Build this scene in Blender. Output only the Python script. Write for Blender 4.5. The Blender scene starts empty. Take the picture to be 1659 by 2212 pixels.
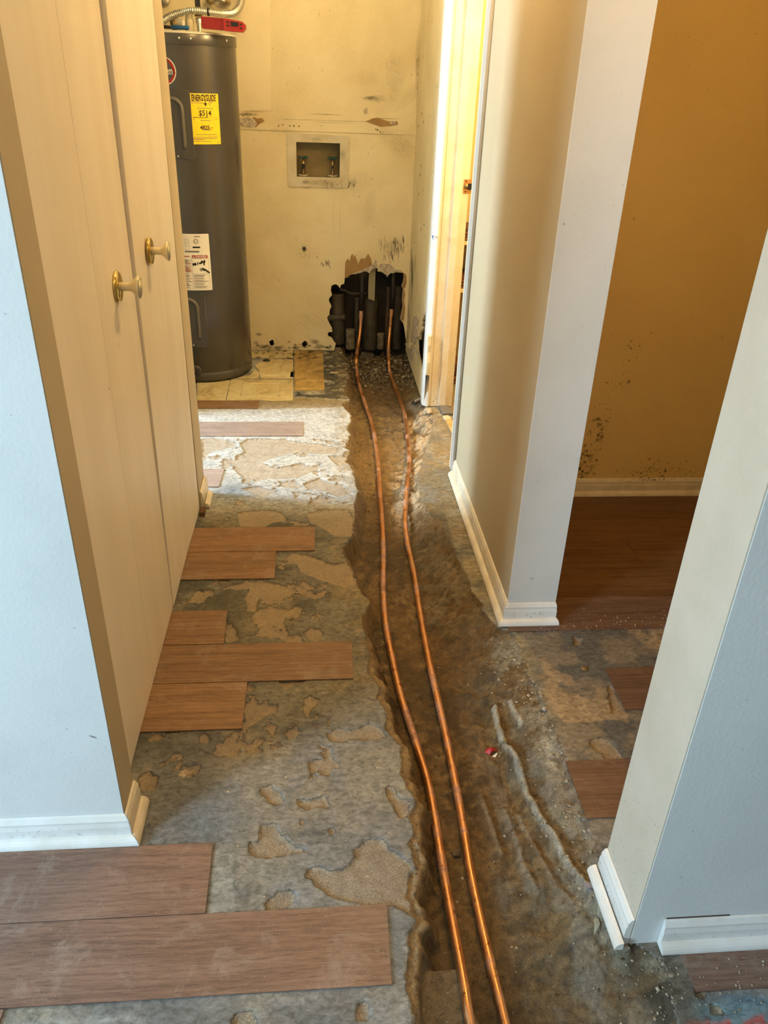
import bpy, bmesh, math, random
import numpy as np
from mathutils import Vector, Matrix
from mathutils.geometry import tessellate_polygon
random.seed(4)
SC = bpy.context.scene
COL = SC.collection
PI = math.pi

# ------------------------------------------------------------------ camera
W, H = 1659, 2212
F, PITCH, YAW, ROLL, CAMH = 1691.04, 0.508352, 0.096119, 0.036892, 1.5
FW = Vector((math.sin(YAW)*math.cos(PITCH), math.cos(YAW)*math.cos(PITCH), -math.sin(PITCH)))
_rt = Vector((math.cos(YAW), -math.sin(YAW), 0)); _up = _rt.cross(FW)
RT = math.cos(ROLL)*_rt + math.sin(ROLL)*_up
UP = -math.sin(ROLL)*_rt + math.cos(ROLL)*_up
cam = bpy.data.cameras.new('camera'); cam.sensor_fit = 'VERTICAL'; cam.sensor_height = 36
cam.lens = F/H*36; cam.clip_start = 0.05
camo = bpy.data.objects.new('camera', cam); COL.objects.link(camo)
M = Matrix((RT, UP, -FW)).transposed().to_4x4(); M.translation = Vector((0, 0, CAMH))
camo.matrix_world = M
SC.camera = camo

# ------------------------------------------------------------------ world, lights, exposure
SC.view_settings.view_transform = 'Standard'; SC.view_settings.look = 'None'
SC.view_settings.gamma = 1; SC.view_settings.use_curve_mapping = False
SC.view_settings.exposure = -0.14
wd = bpy.data.worlds.new('world'); SC.world = wd; wd.use_nodes = True
wd.node_tree.nodes['Background'].inputs[0].default_value = (0.6, 0.8, 1, 1)
wd.node_tree.nodes['Background'].inputs[1].default_value = 0.5

def area(name, loc, target, sx, sy, power, color):
    l = bpy.data.lights.new(name, 'AREA'); l.shape = 'RECTANGLE'; l.size = sx; l.size_y = sy
    l.energy = power; l.color = color
    o = bpy.data.objects.new(name, l); COL.objects.link(o)
    o.location = loc; o.rotation_euler = (Vector(target)-Vector(loc)).to_track_quat('-Z', 'Y').to_euler()
def lamp(name, loc, power, color, r=0.09):
    l = bpy.data.lights.new(name, 'POINT'); l.energy = power; l.color = color; l.shadow_soft_size = r
    o = bpy.data.objects.new(name, l); COL.objects.link(o); o.location = loc
COOL = (0.60, 0.84, 1.0); WARM = (1.0, 0.63, 0.24)
area('daylight_front_window', (-2.98, -0.70, 1.45), (0, 1.35, 0.6), 0.55, 1.2, 152, COOL)
area('daylight_rear_window', (-0.6, -3.0, 1.5), (0, 1.5, 0.8), 1.6, 1.3, 16, (0.66, 0.87, 1.0))
area('daylight_side_window', (-2.98, 3.32, 1.45), (0.1, 3.25, 0.25), 0.5, 1.2, 225, (0.66, 0.86, 1.0))
lamp('hall_ceiling_lamp', (0.45, 2.50, 2.28), 40, WARM)
lamp('laundry_ceiling_lamp', (-0.10, 3.95, 2.3), 16, (1.0, 0.70, 0.30))
lamp('front_ceiling_lamp', (0.36, 0.55, 2.32), 15, (1.0, 0.57, 0.17))
lamp('right_room_fill', (1.15, 1.45, 2.3), 21, (1.0, 0.55, 0.15))  # unseen fill light added to warm the right room's back wall
lamp('bathroom_lamp', (1.25, 3.25, 2.1), 100, (1.0, 0.74, 0.34), 0.12)

# ------------------------------------------------------------------ pixel -> point on a known plane
def ray(px, py): return FW + RT*((px-W/2)/F) - UP*((py-H/2)/F)
def fl(px, py, z=0.0):
    d = ray(px, py); t = (z-CAMH)/d.z; return (d.x*t, d.y*t)
def onY(px, py, Y):
    d = ray(px, py); t = Y/d.y; return (d.x*t, d.z*t+CAMH)
def onX(px, py, X):
    d = ray(px, py); t = X/d.x; return (d.y*t, d.z*t+CAMH)

# ------------------------------------------------------------------ object helpers
def wloc(o):
    v = Vector((0, 0, 0))
    while o: v += Vector(o.location); o = o.parent
    return v
def tag(o, label=None, cat=None, group=None, kind=None):
    if label: o['label'] = label
    if cat: o['category'] = cat
    if group: o['group'] = group
    if kind: o['kind'] = kind
    return o
def thing(name, loc, label=None, cat=None, group=None, kind=None):
    o = bpy.data.objects.new(name, None); o.empty_display_size = 0.05; COL.objects.link(o); o.location = loc
    return tag(o, label, cat, group, kind)
def make(name, verts, faces, mat, parent=None, smooth=False, kind=None, label=None):
    """one mesh object from world-space verts; its origin goes to the base centre"""
    vs = np.array(verts, float)
    c = (vs.min(0)+vs.max(0))/2; c[2] = vs[:, 2].min()
    me = bpy.data.meshes.new(name); me.from_pydata((vs-c).tolist(), [], faces)
    me.materials.append(mat)
    if smooth:
        me.polygons.foreach_set('use_smooth', [True]*len(me.polygons))
    me.update()
    o = bpy.data.objects.new(name, me); COL.objects.link(o)
    o.parent = parent
    o.location = Vector(c) - (wloc(parent) if parent else Vector((0, 0, 0)))
    return tag(o, label, None, None, kind)
class MB:
    def __init__(s): s.v = []; s.f = []
    def add(s, v, f):
        n = len(s.v); s.v += [tuple(p) for p in v]; s.f += [tuple(i+n for i in q) for q in f]; return s
    def box(s, x0, x1, y0, y1, z0, z1, b=0):
        if b <= 0:
            v = [(x, y, z) for z in (z0, z1) for y in (y0, y1) for x in (x0, x1)]
            return s.add(v, [(0, 2, 3, 1), (4, 5, 7, 6), (0, 1, 5, 4), (2, 6, 7, 3), (0, 4, 6, 2), (1, 3, 7, 5)])
        bm = bmesh.new(); bmesh.ops.create_cube(bm, size=1)
        for q in bm.verts: q.co = Vector(((x0+x1)/2+q.co.x*(x1-x0), (y0+y1)/2+q.co.y*(y1-y0), (z0+z1)/2+q.co.z*(z1-z0)))
        bmesh.ops.bevel(bm, geom=list(bm.edges), offset=b, segments=2, affect='EDGES')
        s.bm(bm); return s
    def bm(s, bm):
        bm.verts.index_update()
        s.add([q.co[:] for q in bm.verts], [[l.index for l in f.verts] for f in bm.faces]); bm.free()
    def tube(s, pts, r, n=10, caps=True):
        pts = [Vector(p) for p in pts]; m = len(pts)
        rs = r if isinstance(r, (list, tuple)) else [r]*m
        t0 = (pts[1]-pts[0]).normalized()
        nn = t0.orthogonal().normalized(); v = []; f = []
        for i, p in enumerate(pts):
            t = ((pts[min(i+1, m-1)]-pts[max(i-1, 0)])).normalized()
            nn = (nn - t*nn.dot(t)).normalized(); b = t.cross(nn)
            for k in range(n):
                a = 2*PI*k/n; v.append(p+(nn*math.cos(a)+b*math.sin(a))*rs[i])
        for i in range(m-1):
            for k in range(n):
                k2 = (k+1) % n; f.append((i*n+k, i*n+k2, (i+1)*n+k2, (i+1)*n+k))
        if caps: f.append(tuple(range(n-1, -1, -1))); f.append(tuple((m-1)*n+k for k in range(n)))
        return s.add(v, f)
    def lathe(s, prof, org, axis, n=24):
        """prof = [(radius, distance along axis)]"""
        a = Vector(axis).normalized(); return s.tube([Vector(org)+a*(d+1e-6*i) for i, (r, d) in enumerate(prof)], [max(r, 1e-4) for r, d in prof], n)
    def plate(s, outer, holes, fn, t):
        """outline (2-D) with holes, extruded; fn(u,v,w) -> world, w in 0..t"""
        loops = [outer]+list(holes)
        tri = tessellate_polygon([[Vector((u, v, 0)) for u, v in L] for L in loops])
        flat = [p for L in loops for p in L]; n = len(flat)
        v = [fn(u, w_, 0) for u, w_ in flat]+[fn(u, w_, t) for u, w_ in flat]
        f = [tuple(q) for q in tri]+[tuple(i+n for i in reversed(q)) for q in tri]
        k = 0
        for L in loops:
            m = len(L)
            for i in range(m):
                a, b = k+i, k+(i+1) % m; f.append((a, b, b+n, a+n))
            k += m
        return s.add(v, f)
    def prism(s, prof, p0, p1, out, ext0=0, ext1=0):
        """profile [(out, up)] swept on the floor from p0 to p1; out = outward dir; ext = mitre slope"""
        p0 = Vector((p0[0], p0[1], 0)); p1 = Vector((p1[0], p1[1], 0)); d = (p1-p0).normalized(); o = Vector((out[0], out[1], 0))
        n = len(prof)
        v = [p0+o*a-d*(a*ext0)+Vector((0, 0, b)) for a, b in prof]+[p1+o*a+d*(a*ext1)+Vector((0, 0, b)) for a, b in prof]
        f = [(i, (i+1) % n, (i+1) % n+n, i+n) for i in range(n)]+[tuple(range(n-1, -1, -1)), tuple(range(n, 2*n))]
        return s.add(v, f)
    def build(s, name, mat, parent=None, **k):
        return make(name, s.v, s.f, mat, parent, **k)
def recalc(o):
    bm = bmesh.new(); bm.from_mesh(o.data); bmesh.ops.recalc_face_normals(bm, faces=bm.faces); bm.to_mesh(o.data); bm.free(); return o

# ------------------------------------------------------------------ materials
def nt(name):
    m = bpy.data.materials.new(name); m.use_nodes = True
    return m, m.node_tree.nodes, m.node_tree.links, m.node_tree.nodes['Principled BSDF']
def coords(N, L, mode='pos', scale=(1, 1, 1)):
    mp = N.new('ShaderNodeMapping'); mp.inputs['Scale'].default_value = scale
    if mode == 'pos': g = N.new('ShaderNodeNewGeometry'); L.new(g.outputs['Position'], mp.inputs[0])
    else: g = N.new('ShaderNodeTexCoord'); L.new(g.outputs['Object'], mp.inputs[0])
    return mp
def noise(N, L, co, scale, det=4, rough=0.55, dist=0):
    n = N.new('ShaderNodeTexNoise'); n.inputs['Scale'].default_value = scale; n.inputs['Detail'].default_value = det
    n.inputs['Roughness'].default_value = rough; n.inputs['Distortion'].default_value = dist
    L.new(co.outputs[0], n.inputs['Vector']); return n
def ramp(N, L, src, stops):
    r = N.new('ShaderNodeValToRGB'); e = r.color_ramp.elements
    while len(e) < len(stops): e.new(0.5)
    for i, (p, c) in enumerate(stops): e[i].position = p; e[i].color = (*c, 1) if len(c) == 3 else c
    L.new(src, r.inputs[0]); return r
def mix(N, L, fac, a, b, mode='MIX'):
    m = N.new('ShaderNodeMix'); m.data_type = 'RGBA'; m.blend_type = mode
    for s_, x in ((0, fac), (6, a), (7, b)):
        if isinstance(x, (int, float)): m.inputs[s_].default_value = x
        elif isinstance(x, tuple): m.inputs[s_].default_value = (*x, 1)
        else: L.new(x, m.inputs[s_])
    return m.outputs[2]
def bump(N, L, src, bs, strength, dist=0.002):
    b = N.new('ShaderNodeBump'); b.inputs['Strength'].default_value = strength; b.inputs['Distance'].default_value = dist
    L.new(src, b.inputs['Height']); L.new(b.outputs[0], bs.inputs['Normal']); return b
def paint(name, col, col2=None, rough=0.55, sc=3.0, bs=0.15, bscale=260, metal=0.0, lo=0.4, hi=0.65, stretch=(1, 1, 1), spec=0.4, fine=0.05):
    m, N, L, B = nt(name); co = coords(N, L, 'pos', stretch)
    n = noise(N, L, co, sc, 5)
    col2 = col2 or tuple(c*0.88 for c in col)
    r = ramp(N, L, n.outputs[0], [(lo, col), (hi, col2)])
    co2 = coords(N, L); n2 = noise(N, L, co2, bscale, 2)
    mm = mix(N, L, fine, r.outputs[0], n2.outputs[0], 'OVERLAY')
    L.new(mm, B.inputs['Base Color'])
    B.inputs['Roughness'].default_value = rough; B.inputs['Metallic'].default_value = metal
    B.inputs['Specular IOR Level'].default_value = spec
    if bs > 0: bump(N, L, n2.outputs[0], B, bs, 0.001)
    return m
WALLP = paint('wall_paint', (0.47, 0.40, 0.27), (0.44, 0.37, 0.245), 0.6, 2, 0.35, 120)
WHITEW = paint('white_wall_paint', (0.70, 0.72, 0.72), (0.65, 0.67, 0.67), 0.6, 4, 0.5, 130)
BACKP = paint('front_room_paint', (0.34, 0.30, 0.24), None)
LAUND = paint('laundry_wall_paint', (0.74, 0.65, 0.42), (0.66, 0.56, 0.33), 0.6, 3.5, 0.25, 90, fine=0.1)
DOORP = paint('closet_door_paint', (0.80, 0.74, 0.63), (0.75, 0.685, 0.57), 0.42, 2.5, 0.08, 200, stretch=(1, 4, .5))
TRIMW = paint('white_trim_paint', (0.80, 0.81, 0.80), (0.72, 0.71, 0.67), 0.35, 14, 0.15, 160)
TRIMC = paint('cream_trim_paint', (0.72, 0.66, 0.53), (0.62, 0.55, 0.42), 0.4, 18, 0.15, 160)
JAMBP = paint('door_jamb_paint', (0.80, 0.73, 0.60), (0.74, 0.655, 0.50), 0.4, 12, 0.1, 160)
SHADET = paint('shaded_casing_paint', (0.42, 0.41, 0.38), None, 0.45)  # grey stands in for the shade on the near casing
PLASTER = paint('ceiling_plaster', (0.7, 0.68, 0.62))
TANK = paint('tank_grey_paint', (0.056, 0.049, 0.040), (0.050, 0.043, 0.035), 0.27, 6, 0.03, 200, spec=0.6, fine=0.02)
TANKP = paint('tank_panel_paint', (0.052, 0.046, 0.037), (0.046, 0.040, 0.033), 0.42, 6, 0.03, 200, spec=0.5, fine=0.02)
TANKH = paint('tank_rib_paint', (0.12, 0.105, 0.085), None, 0.35)
TANKTOP = paint('tank_top_paint', (0.52, 0.48, 0.38), None, 0.4)
BLACK = paint('black_rubber', (0.012, 0.011, 0.010), None, 0.6)
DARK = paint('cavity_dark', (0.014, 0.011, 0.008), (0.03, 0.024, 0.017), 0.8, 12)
ABS = paint('dusty_drain_pipe', (0.060, 0.050, 0.035), (0.032, 0.027, 0.02), 0.6, 14)
PVC = paint('dusty_white_fitting', (0.20, 0.17, 0.12), (0.09, 0.07, 0.05), 0.6, 30)
STUD = paint('stud_wood', (0.07, 0.042, 0.024), (0.045, 0.03, 0.018), 0.8, 8, stretch=(6, 6, 1))
KRAFT = paint('torn_kraft_paper', (0.34, 0.21, 0.085), (0.27, 0.16, 0.06), 0.8, 20)
GYPS = paint('broken_gypsum', (0.55, 0.49, 0.39), (0.30, 0.24, 0.17), 0.9, 45, 0.8, 150)
BRASS = paint('polished_brass', (0.78, 0.58, 0.20), (0.62, 0.43, 0.12), 0.16, 8, 0, 100, metal=1.0)
AGED = paint('aged_brass', (0.36, 0.26, 0.12), (0.20, 0.15, 0.08), 0.4, 60, 0.1, 200, metal=0.8)
STEEL = paint('galvanised_steel', (0.62, 0.60, 0.53), (0.50, 0.48, 0.42), 0.32, 30, 0, 100, metal=0.85)
IVORY = paint('ivory_knob_plastic', (0.85, 0.78, 0.52), None, 0.25)
RED = paint('red_plastic', (0.27, 0.010, 0.005), (0.22, 0.008, 0.004), 0.38, 20)
BLUE = paint('blue_plastic', (0.015, 0.09, 0.24), None, 0.4)
TAPE = paint('blue_tape', (0.02, 0.13, 0.36), None, 0.6)
VALVEG = paint('dark_green_handle', (0.01, 0.07, 0.06), None, 0.5)
BOXP = paint('valve_box_plastic', (0.62, 0.57, 0.42), (0.50, 0.43, 0.27), 0.45, 9)
YELLOW = paint('yellow_label', (0.88, 0.62, 0.01), (0.80, 0.54, 0.01), 0.5, 60)
PAPER = paint('white_label', (0.78, 0.73, 0.62), None, 0.5)
INK = paint('black_ink', (0.02, 0.012, 0.006), None, 0.6)
INKG = paint('grey_ink', (0.16, 0.13, 0.10), None, 0.6)
INKR = paint('red_ink', (0.33, 0.02, 0.015), None, 0.6)
INKP = paint('pale_red_ink', (0.50, 0.20, 0.13), None, 0.6)
BRUNT = paint('dark_skirting_wood', (0.12, 0.06, 0.025), None, 0.6)
BASKET = paint('brown_basket', (0.20, 0.08, 0.03), (0.07, 0.025, 0.01), 0.6, 22, stretch=(0.2, 0.2, 3))
SHELF = paint('cream_cabinet', (0.80, 0.68, 0.36), None, 0.5)
ROCK = paint('pale_rubble', (0.48, 0.43, 0.34), (0.22, 0.17, 0.11), 0.9, 40, 0.6, 120)
CLOD = paint('dark_rubble', (0.085, 0.06, 0.035), (0.16, 0.12, 0.07), 0.9, 30, 0.6, 120)
FLAKE = paint('cream_paint_flake', (0.62, 0.50, 0.32), None, 0.7)
CHAR = paint('charred_wood', (0.03, 0.027, 0.024), (0.07, 0.06, 0.05), 0.8, 30)
WOODS = paint('bare_wood_strip', (0.55, 0.36, 0.14), (0.42, 0.26, 0.1), 0.7, 20, stretch=(5, 1, 5))

def copper_mat():
    m, N, L, B = nt('copper'); co = coords(N, L); a = noise(N, L, co, 9, 5, 0.7); b = noise(N, L, co, 60, 3, 0.7)
    r = ramp(N, L, a.outputs[0], [(0.36, (0.60, 0.27, 0.10)), (0.53, (0.68, 0.34, 0.15)), (0.59, (0.56, 0.33, 0.25)), (0.70, (0.28, 0.14, 0.08))])
    r2 = ramp(N, L, b.outputs[0], [(0.60, (1, 1, 1)), (0.72, (0.32, 0.2, 0.14))])
    L.new(mix(N, L, 1.0, r.outputs[0], r2.outputs[0], 'MULTIPLY'), B.inputs['Base Color'])
    rr = ramp(N, L, a.outputs[0], [(0.45, (0.30,)*3), (0.62, (0.6,)*3)]); L.new(rr.outputs[0], B.inputs['Roughness'])
    mr = ramp(N, L, a.outputs[0], [(0.5, (0.9,)*3), (0.62, (0.45,)*3)]); L.new(mr.outputs[0], B.inputs['Metallic'])
    bump(N, L, b.outputs[0], B, 0.1, 0.001); return m
COPPER = copper_mat()

def wood_mat(name, c1, c2, c3, dust=0.35, rough=0.5):
    m, N, L, B = nt(name)
    tc = N.new('ShaderNodeTexCoord'); oi = N.new('ShaderNodeObjectInfo')
    ad = N.new('ShaderNodeVectorMath'); ad.operation = 'MULTIPLY_ADD'
    cb = N.new('ShaderNodeCombineXYZ')
    for i in range(3): L.new(oi.outputs['Random'], cb.inputs[i])
    L.new(cb.outputs[0], ad.inputs[0]); ad.inputs[1].default_value = (31, 17, 23); L.new(tc.outputs['Object'], ad.inputs[2])
    def mp(s):
        q = N.new('ShaderNodeMapping'); q.inputs['Scale'].default_value = s; L.new(ad.outputs[0], q.inputs[0]); return q
    g = noise(N, L, mp((2.6, 34, 34)), 1.0, 7, 0.68, 0.8)
    cath = N.new('ShaderNodeTexWave'); cath.wave_type = 'RINGS'; cath.inputs['Scale'].default_value = 1.0
    cath.inputs['Distortion'].default_value = 9; cath.inputs['Detail'].default_value = 2; cath.inputs['Detail Scale'].default_value = 1.3
    cath.wave_type = 'BANDS'; cath.bands_direction = 'Y'; cath.inputs['Distortion'].default_value = 7; cath.inputs['Scale'].default_value = 2.2
    L.new(mp((1.7, 10, 1)).outputs[0], cath.inputs[0])
    fine = noise(N, L, mp((26, 520, 60)), 1.0, 4, 0.7)
    base = ramp(N, L, g.outputs[0], [(0.28, c3), (0.48, c2), (0.70, c1)])
    c = mix(N, L, 0.20, base.outputs[0], ramp(N, L, cath.outputs[0], [(0, c3), (1, c1)]).outputs[0])
    fr = ramp(N, L, fine.outputs[0], [(0.36, (0.45, 0.42, 0.40)), (0.50, (1, 1, 1)), (0.7, (1.15, 1.15, 1.15))])
    c = mix(N, L, 0.7, c, fr.outputs[0], 'MULTIPLY')
    co = coords(N, L); d = noise(N, L, co, 9, 9, 0.8, 0.5); dr = ramp(N, L, d.outputs[0], [(0.52, (0, 0, 0)), (0.66, (dust*.7,)*3)])
    c = mix(N, L, dr.outputs[0], c, (0.42, 0.37, 0.32))
    sp = noise(N, L, co, 240, 2, 0.5); sr = ramp(N, L, sp.outputs[0], [(0.71, (0, 0, 0)), (0.76, (dust*1.5,)*3)])
    c = mix(N, L, sr.outputs[0], c, (0.6, 0.52, 0.42))
    v = N.new('ShaderNodeHueSaturation'); mr = N.new('ShaderNodeMapRange'); mr.inputs[3].default_value = 0.88; mr.inputs[4].default_value = 1.1
    L.new(oi.outputs['Random'], mr.inputs[0]); L.new(mr.outputs[0], v.inputs['Value']); L.new(c, v.inputs['Color'])
    L.new(v.outputs[0], B.inputs['Base Color']); B.inputs['Roughness'].default_value = rough
    bump(N, L, fine.outputs[0], B, 0.25, 0.001); return m
OAK = wood_mat('dusty_oak_vinyl', (0.30, 0.17, 0.085), (0.21, 0.11, 0.05), (0.11, 0.055, 0.026), 0.35)
OAKR = wood_mat('warm_oak_vinyl', (0.20, 0.105, 0.045), (0.14, 0.066, 0.027), (0.075, 0.034, 0.014), 0.06, 0.38)
OAKP = wood_mat('reddish_dusty_vinyl', (0.27, 0.17, 0.125), (0.205, 0.12, 0.085), (0.125, 0.07, 0.048), 0.5)

def tile_mat(name, c1, c2, c3):
    m, N, L, B = nt(name); co = coords(N, L); a = noise(N, L, co, 9, 7, 0.7, 0.6); b = noise(N, L, co, 60, 4, 0.6)
    r = ramp(N, L, a.outputs[0], [(0.42, c1), (0.58, c2), (0.70, c3)])
    L.new(mix(N, L, 0.3, r.outputs[0], b.outputs[0], 'OVERLAY'), B.inputs['Base Color']); B.inputs['Roughness'].default_value = 0.45
    bump(N, L, b.outputs[0], B, 0.25, 0.001); return m
TILEY = tile_mat('cream_vinyl_tile', (0.52, 0.44, 0.25), (0.42, 0.33, 0.16), (0.19, 0.135, 0.065))
TILEO = tile_mat('stained_orange_tile', (0.42, 0.28, 0.09), (0.26, 0.17, 0.05), (0.10, 0.07, 0.025))

def floor_mat():
    m, N, L, B = nt('slab_and_soil')
    def attr(n):
        a_ = N.new('ShaderNodeAttribute'); a_.attribute_name = n; return a_
    def mth(op, a_, b_, c_=None):
        q = N.new('ShaderNodeMath'); q.operation = op
        for k, x_ in enumerate((a_, b_, c_)):
            if x_ is None: continue
            if isinstance(x_, (int, float)): q.inputs[k].default_value = x_
            else: L.new(x_, q.inputs[k])
        return q.outputs[0]
    def step(src, a_, b_):
        q = N.new('ShaderNodeMapRange'); q.inputs[1].default_value = a_; q.inputs[2].default_value = b_; L.new(src, q.inputs[0]); return q.outputs[0]
    slab = attr('slab'); soil = attr('soil'); chd = attr('chipd'); ind = attr('insd'); wet = attr('rough')
    co = coords(N, L); a = noise(N, L, co, 60, 7, 0.72); b = noise(N, L, co, 300, 4, 0.65); s_ = noise(N, L, co, 150, 3, 0.6); big = noise(N, L, co, 17, 8, 0.74, 0.3)
    sc1 = noise(N, L, coords(N, L, 'pos', (1.2, 2.0, 1)), 42, 4, 0.7, 0.7)
    j1 = mth('ADD', mth('MULTIPLY_ADD', a.outputs[0], 0.014, -0.007), mth('MULTIPLY_ADD', big.outputs[0], 0.016, -0.008))
    cd = mth('ADD', chd.outputs['Fac'], j1); sd = mth('ADD', ind.outputs['Fac'], mth('MULTIPLY', j1, 1.6))
    mk_c = step(cd, 0.0, 0.0012); mk_s = step(sd, 0.0, 0.0015)
    rim_shade = mth('MULTIPLY', step(cd, -0.0022, 0.0), step(cd, 0.0030, 0.0006))
    sl = mix(N, L, 0.75, slab.outputs['Color'], ramp(N, L, sc1.outputs[0], [(0.34, (0.24,)*3), (0.5, (0.5,)*3), (0.66, (0.74,)*3)]).outputs[0], 'OVERLAY')
    sl = mix(N, L, ramp(N, L, big.outputs[0], [(0.50, (0, 0, 0)), (0.57, (0.55,)*3), (0.60, (0.2,)*3), (0.70, (0.6,)*3)]).outputs[0], sl, mix(N, L, 1.0, sl, (0.62, 0.60, 0.56), 'MULTIPLY'))
    ch0 = mix(N, L, 0.38, (0.37, 0.28, 0.175), slab.outputs['Color'])
    ch = mix(N, L, 0.8, ch0, ramp(N, L, b.outputs[0], [(0.3, (0.22,)*3), (0.7, (0.78,)*3)]).outputs[0], 'OVERLAY')
    ch = mix(N, L, 0.4, ch, ramp(N, L, a.outputs[0], [(0.35, (0.25,)*3), (0.65, (0.75,)*3)]).outputs[0], 'OVERLAY')
    c = mix(N, L, mk_c, sl, ch)
    c = mix(N, L, mth('MULTIPLY', rim_shade, ramp(N, L, big.outputs[0], [(0.42, (0.1,)*3), (0.55, (0.6,)*3)]).outputs[0]), c, (0.10, 0.078, 0.05))  # shade of the broken chip edge painted as a dark rim
    so = mix(N, L, 0.85, soil.outputs['Color'], ramp(N, L, a.outputs[0], [(0.3, (0.2,)*3), (0.7, (0.8,)*3)]).outputs[0], 'OVERLAY')
    so = mix(N, L, 0.55, so, ramp(N, L, b.outputs[0], [(0.3, (0.2,)*3), (0.7, (0.8,)*3)]).outputs[0], 'OVERLAY')
    so = mix(N, L, ramp(N, L, big.outputs[0], [(0.36, (0.55,)*3), (0.45, (0, 0, 0))]).outputs[0], so, (0.045, 0.032, 0.018))
    c = mix(N, L, mk_s, c, so)
    spk = ramp(N, L, s_.outputs[0], [(0.70, (0, 0, 0)), (0.74, (0.55,)*3)])
    c = mix(N, L, spk.outputs[0], c, (0.50, 0.43, 0.32))
    L.new(c, B.inputs['Base Color'])
    L.new(mth('SUBTRACT', ramp(N, L, a.outputs[0], [(0.4, (0.60,)*3), (0.6, (0.88,)*3)]).outputs[0], mth('MULTIPLY', mk_s, 0.12)), B.inputs['Roughness'])
    h = mth('ADD', mth('MULTIPLY', a.outputs[0], mth('MULTIPLY_ADD', mk_s, 1.0, 0.18)), mth('MULTIPLY', b.outputs[0], mth('MULTIPLY_ADD', mth('MAXIMUM', mk_s, mk_c), 0.45, 0.10)))
    h = mth('ADD', h, mth('MULTIPLY', mk_c, -0.55)); h = mth('ADD', h, mth('MULTIPLY', mk_s, -0.35))
    h = mth('ADD', h, mth('MULTIPLY', big.outputs[0], 0.15))
    bump(N, L, h, B, 0.9, 0.0055)
    return m
FLOORM = floor_mat()
def grime_mat():
    m, N, L, B = nt('grime'); at = N.new('ShaderNodeAttribute'); at.attribute_name = 'tone'
    L.new(at.outputs['Color'], B.inputs['Base Color']); B.inputs['Roughness'].default_value = 0.8
    co = coords(N, L); n = noise(N, L, co, 70, 5, 0.7)
    mth = N.new('ShaderNodeMath'); mth.operation = 'MULTIPLY'; r = ramp(N, L, n.outputs[0], [(0.34, (0.3,)*3), (0.64, (1, 1, 1))])
    L.new(r.outputs[0], mth.inputs[0]); L.new(at.outputs['Alpha'], mth.inputs[1]); L.new(mth.outputs[0], B.inputs['Alpha'])
    return m
GRIME = grime_mat()

# ------------------------------------------------------------------ numpy noise and distance
def vnoise(x, y, seed):
    r = np.random.RandomState(seed); T = r.rand(256, 256)
    xi = np.floor(x).astype(int); yi = np.floor(y).astype(int); fx = x-xi; fy = y-yi
    fx = fx*fx*(3-2*fx); fy = fy*fy*(3-2*fy); g = lambda i, j: T[i % 256, j % 256]
    return (g(xi, yi)*(1-fx)+g(xi+1, yi)*fx)*(1-fy)+(g(xi, yi+1)*(1-fx)+g(xi+1, yi+1)*fx)*fy
def fbm(x, y, sc, seed, octs=4, k=0.55):
    s = 0; a = 1; t = 0
    for i in range(octs):
        s = s+a*vnoise(x*sc+7.3*i, y*sc+3.1*i, seed+i); t += a; a *= k; sc *= 2.03
    return s/t
def sstep(x, a, b):
    t = np.clip((x-a)/(b-a), 0, 1); return t*t*(3-2*t)
def sdpoly(X, Y, poly, pad=0.05):
    """signed distance (+ inside); -1 far away"""
    P = np.array(poly); out = np.full(X.shape, -1.0)
    msk = (X > P[:, 0].min()-pad) & (X < P[:, 0].max()+pad) & (Y > P[:, 1].min()-pad) & (Y < P[:, 1].max()+pad)
    x = X[msk]; y = Y[msk]
    if not len(x): return out
    d = np.full(x.shape, 9.0); ins = np.zeros(x.shape, bool); n = len(P)
    for i in range(n):
        ax, ay = P[i]; bx, by = P[(i+1) % n]; ex, ey = bx-ax, by-ay
        t = np.clip(((x-ax)*ex+(y-ay)*ey)/(ex*ex+ey*ey+1e-12), 0, 1)
        d = np.minimum(d, np.hypot(x-ax-t*ex, y-ay-t*ey))
        c = ((ay > y) != (by > y)) & (x < ex*(y-ay)/(ey if abs(ey) > 1e-9 else 1e-9)+ax); ins ^= c
    out[msk] = np.where(ins, d, -d); return out

# ================================================================== FLOOR: slab, chipped patches, open trench
LIP_L = [(735, 752), (741, 766), (748, 780), (745, 794), (752, 806), (750, 825), (742, 846), (756, 862), (738, 872), (748, 885), (757, 897), (757, 910), (750, 925), (755, 940), (743, 966), (757, 973), (747, 990), (760, 1012), (770, 1040), (772, 1062), (766, 1090), (765, 1120), (763, 1140),
         (761, 1160), (740, 1182), (745, 1200), (763, 1235), (770, 1265), (799, 1300), (782, 1330), (786, 1365), (801, 1420), (795, 1450), (817, 1480), (811, 1505), (832, 1535), (833, 1570), (862, 1608), (872, 1640), (868, 1680), (886, 1710), (897, 1730),
         (887, 1765), (891, 1785), (887, 1815), (892, 1868), (888, 1890), (880, 1930), (893, 1975), (900, 1990), (882, 2010), (878, 2060), (874, 2090), (886, 2140), (893, 2212), (900, 2400)]
LIP_R = [(905, 752), (912, 790), (917, 840), (922, 884), (938, 912), (927, 950), (914, 985), (905, 1015), (902, 1042), (908, 1072), (922, 1100), (940, 1125), (962, 1150), (975, 1172), (987, 1200), (1000, 1228), (1010, 1245), (1019, 1275), (1043, 1305), (1053, 1330), (1075, 1354), (1113, 1369), (1116, 1388),
         (1131, 1425), (1147, 1465), (1170, 1500), (1182, 1535), (1206, 1600), (1228, 1645), (1242, 1715), (1262, 1780), (1280, 1815), (1290, 1850), (1300, 1880), (1330, 1990), (1372, 2040), (1430, 2075), (1448, 2110), (1455, 2150), (1460, 2190), (1468, 2212), (1530, 2400)]
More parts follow.
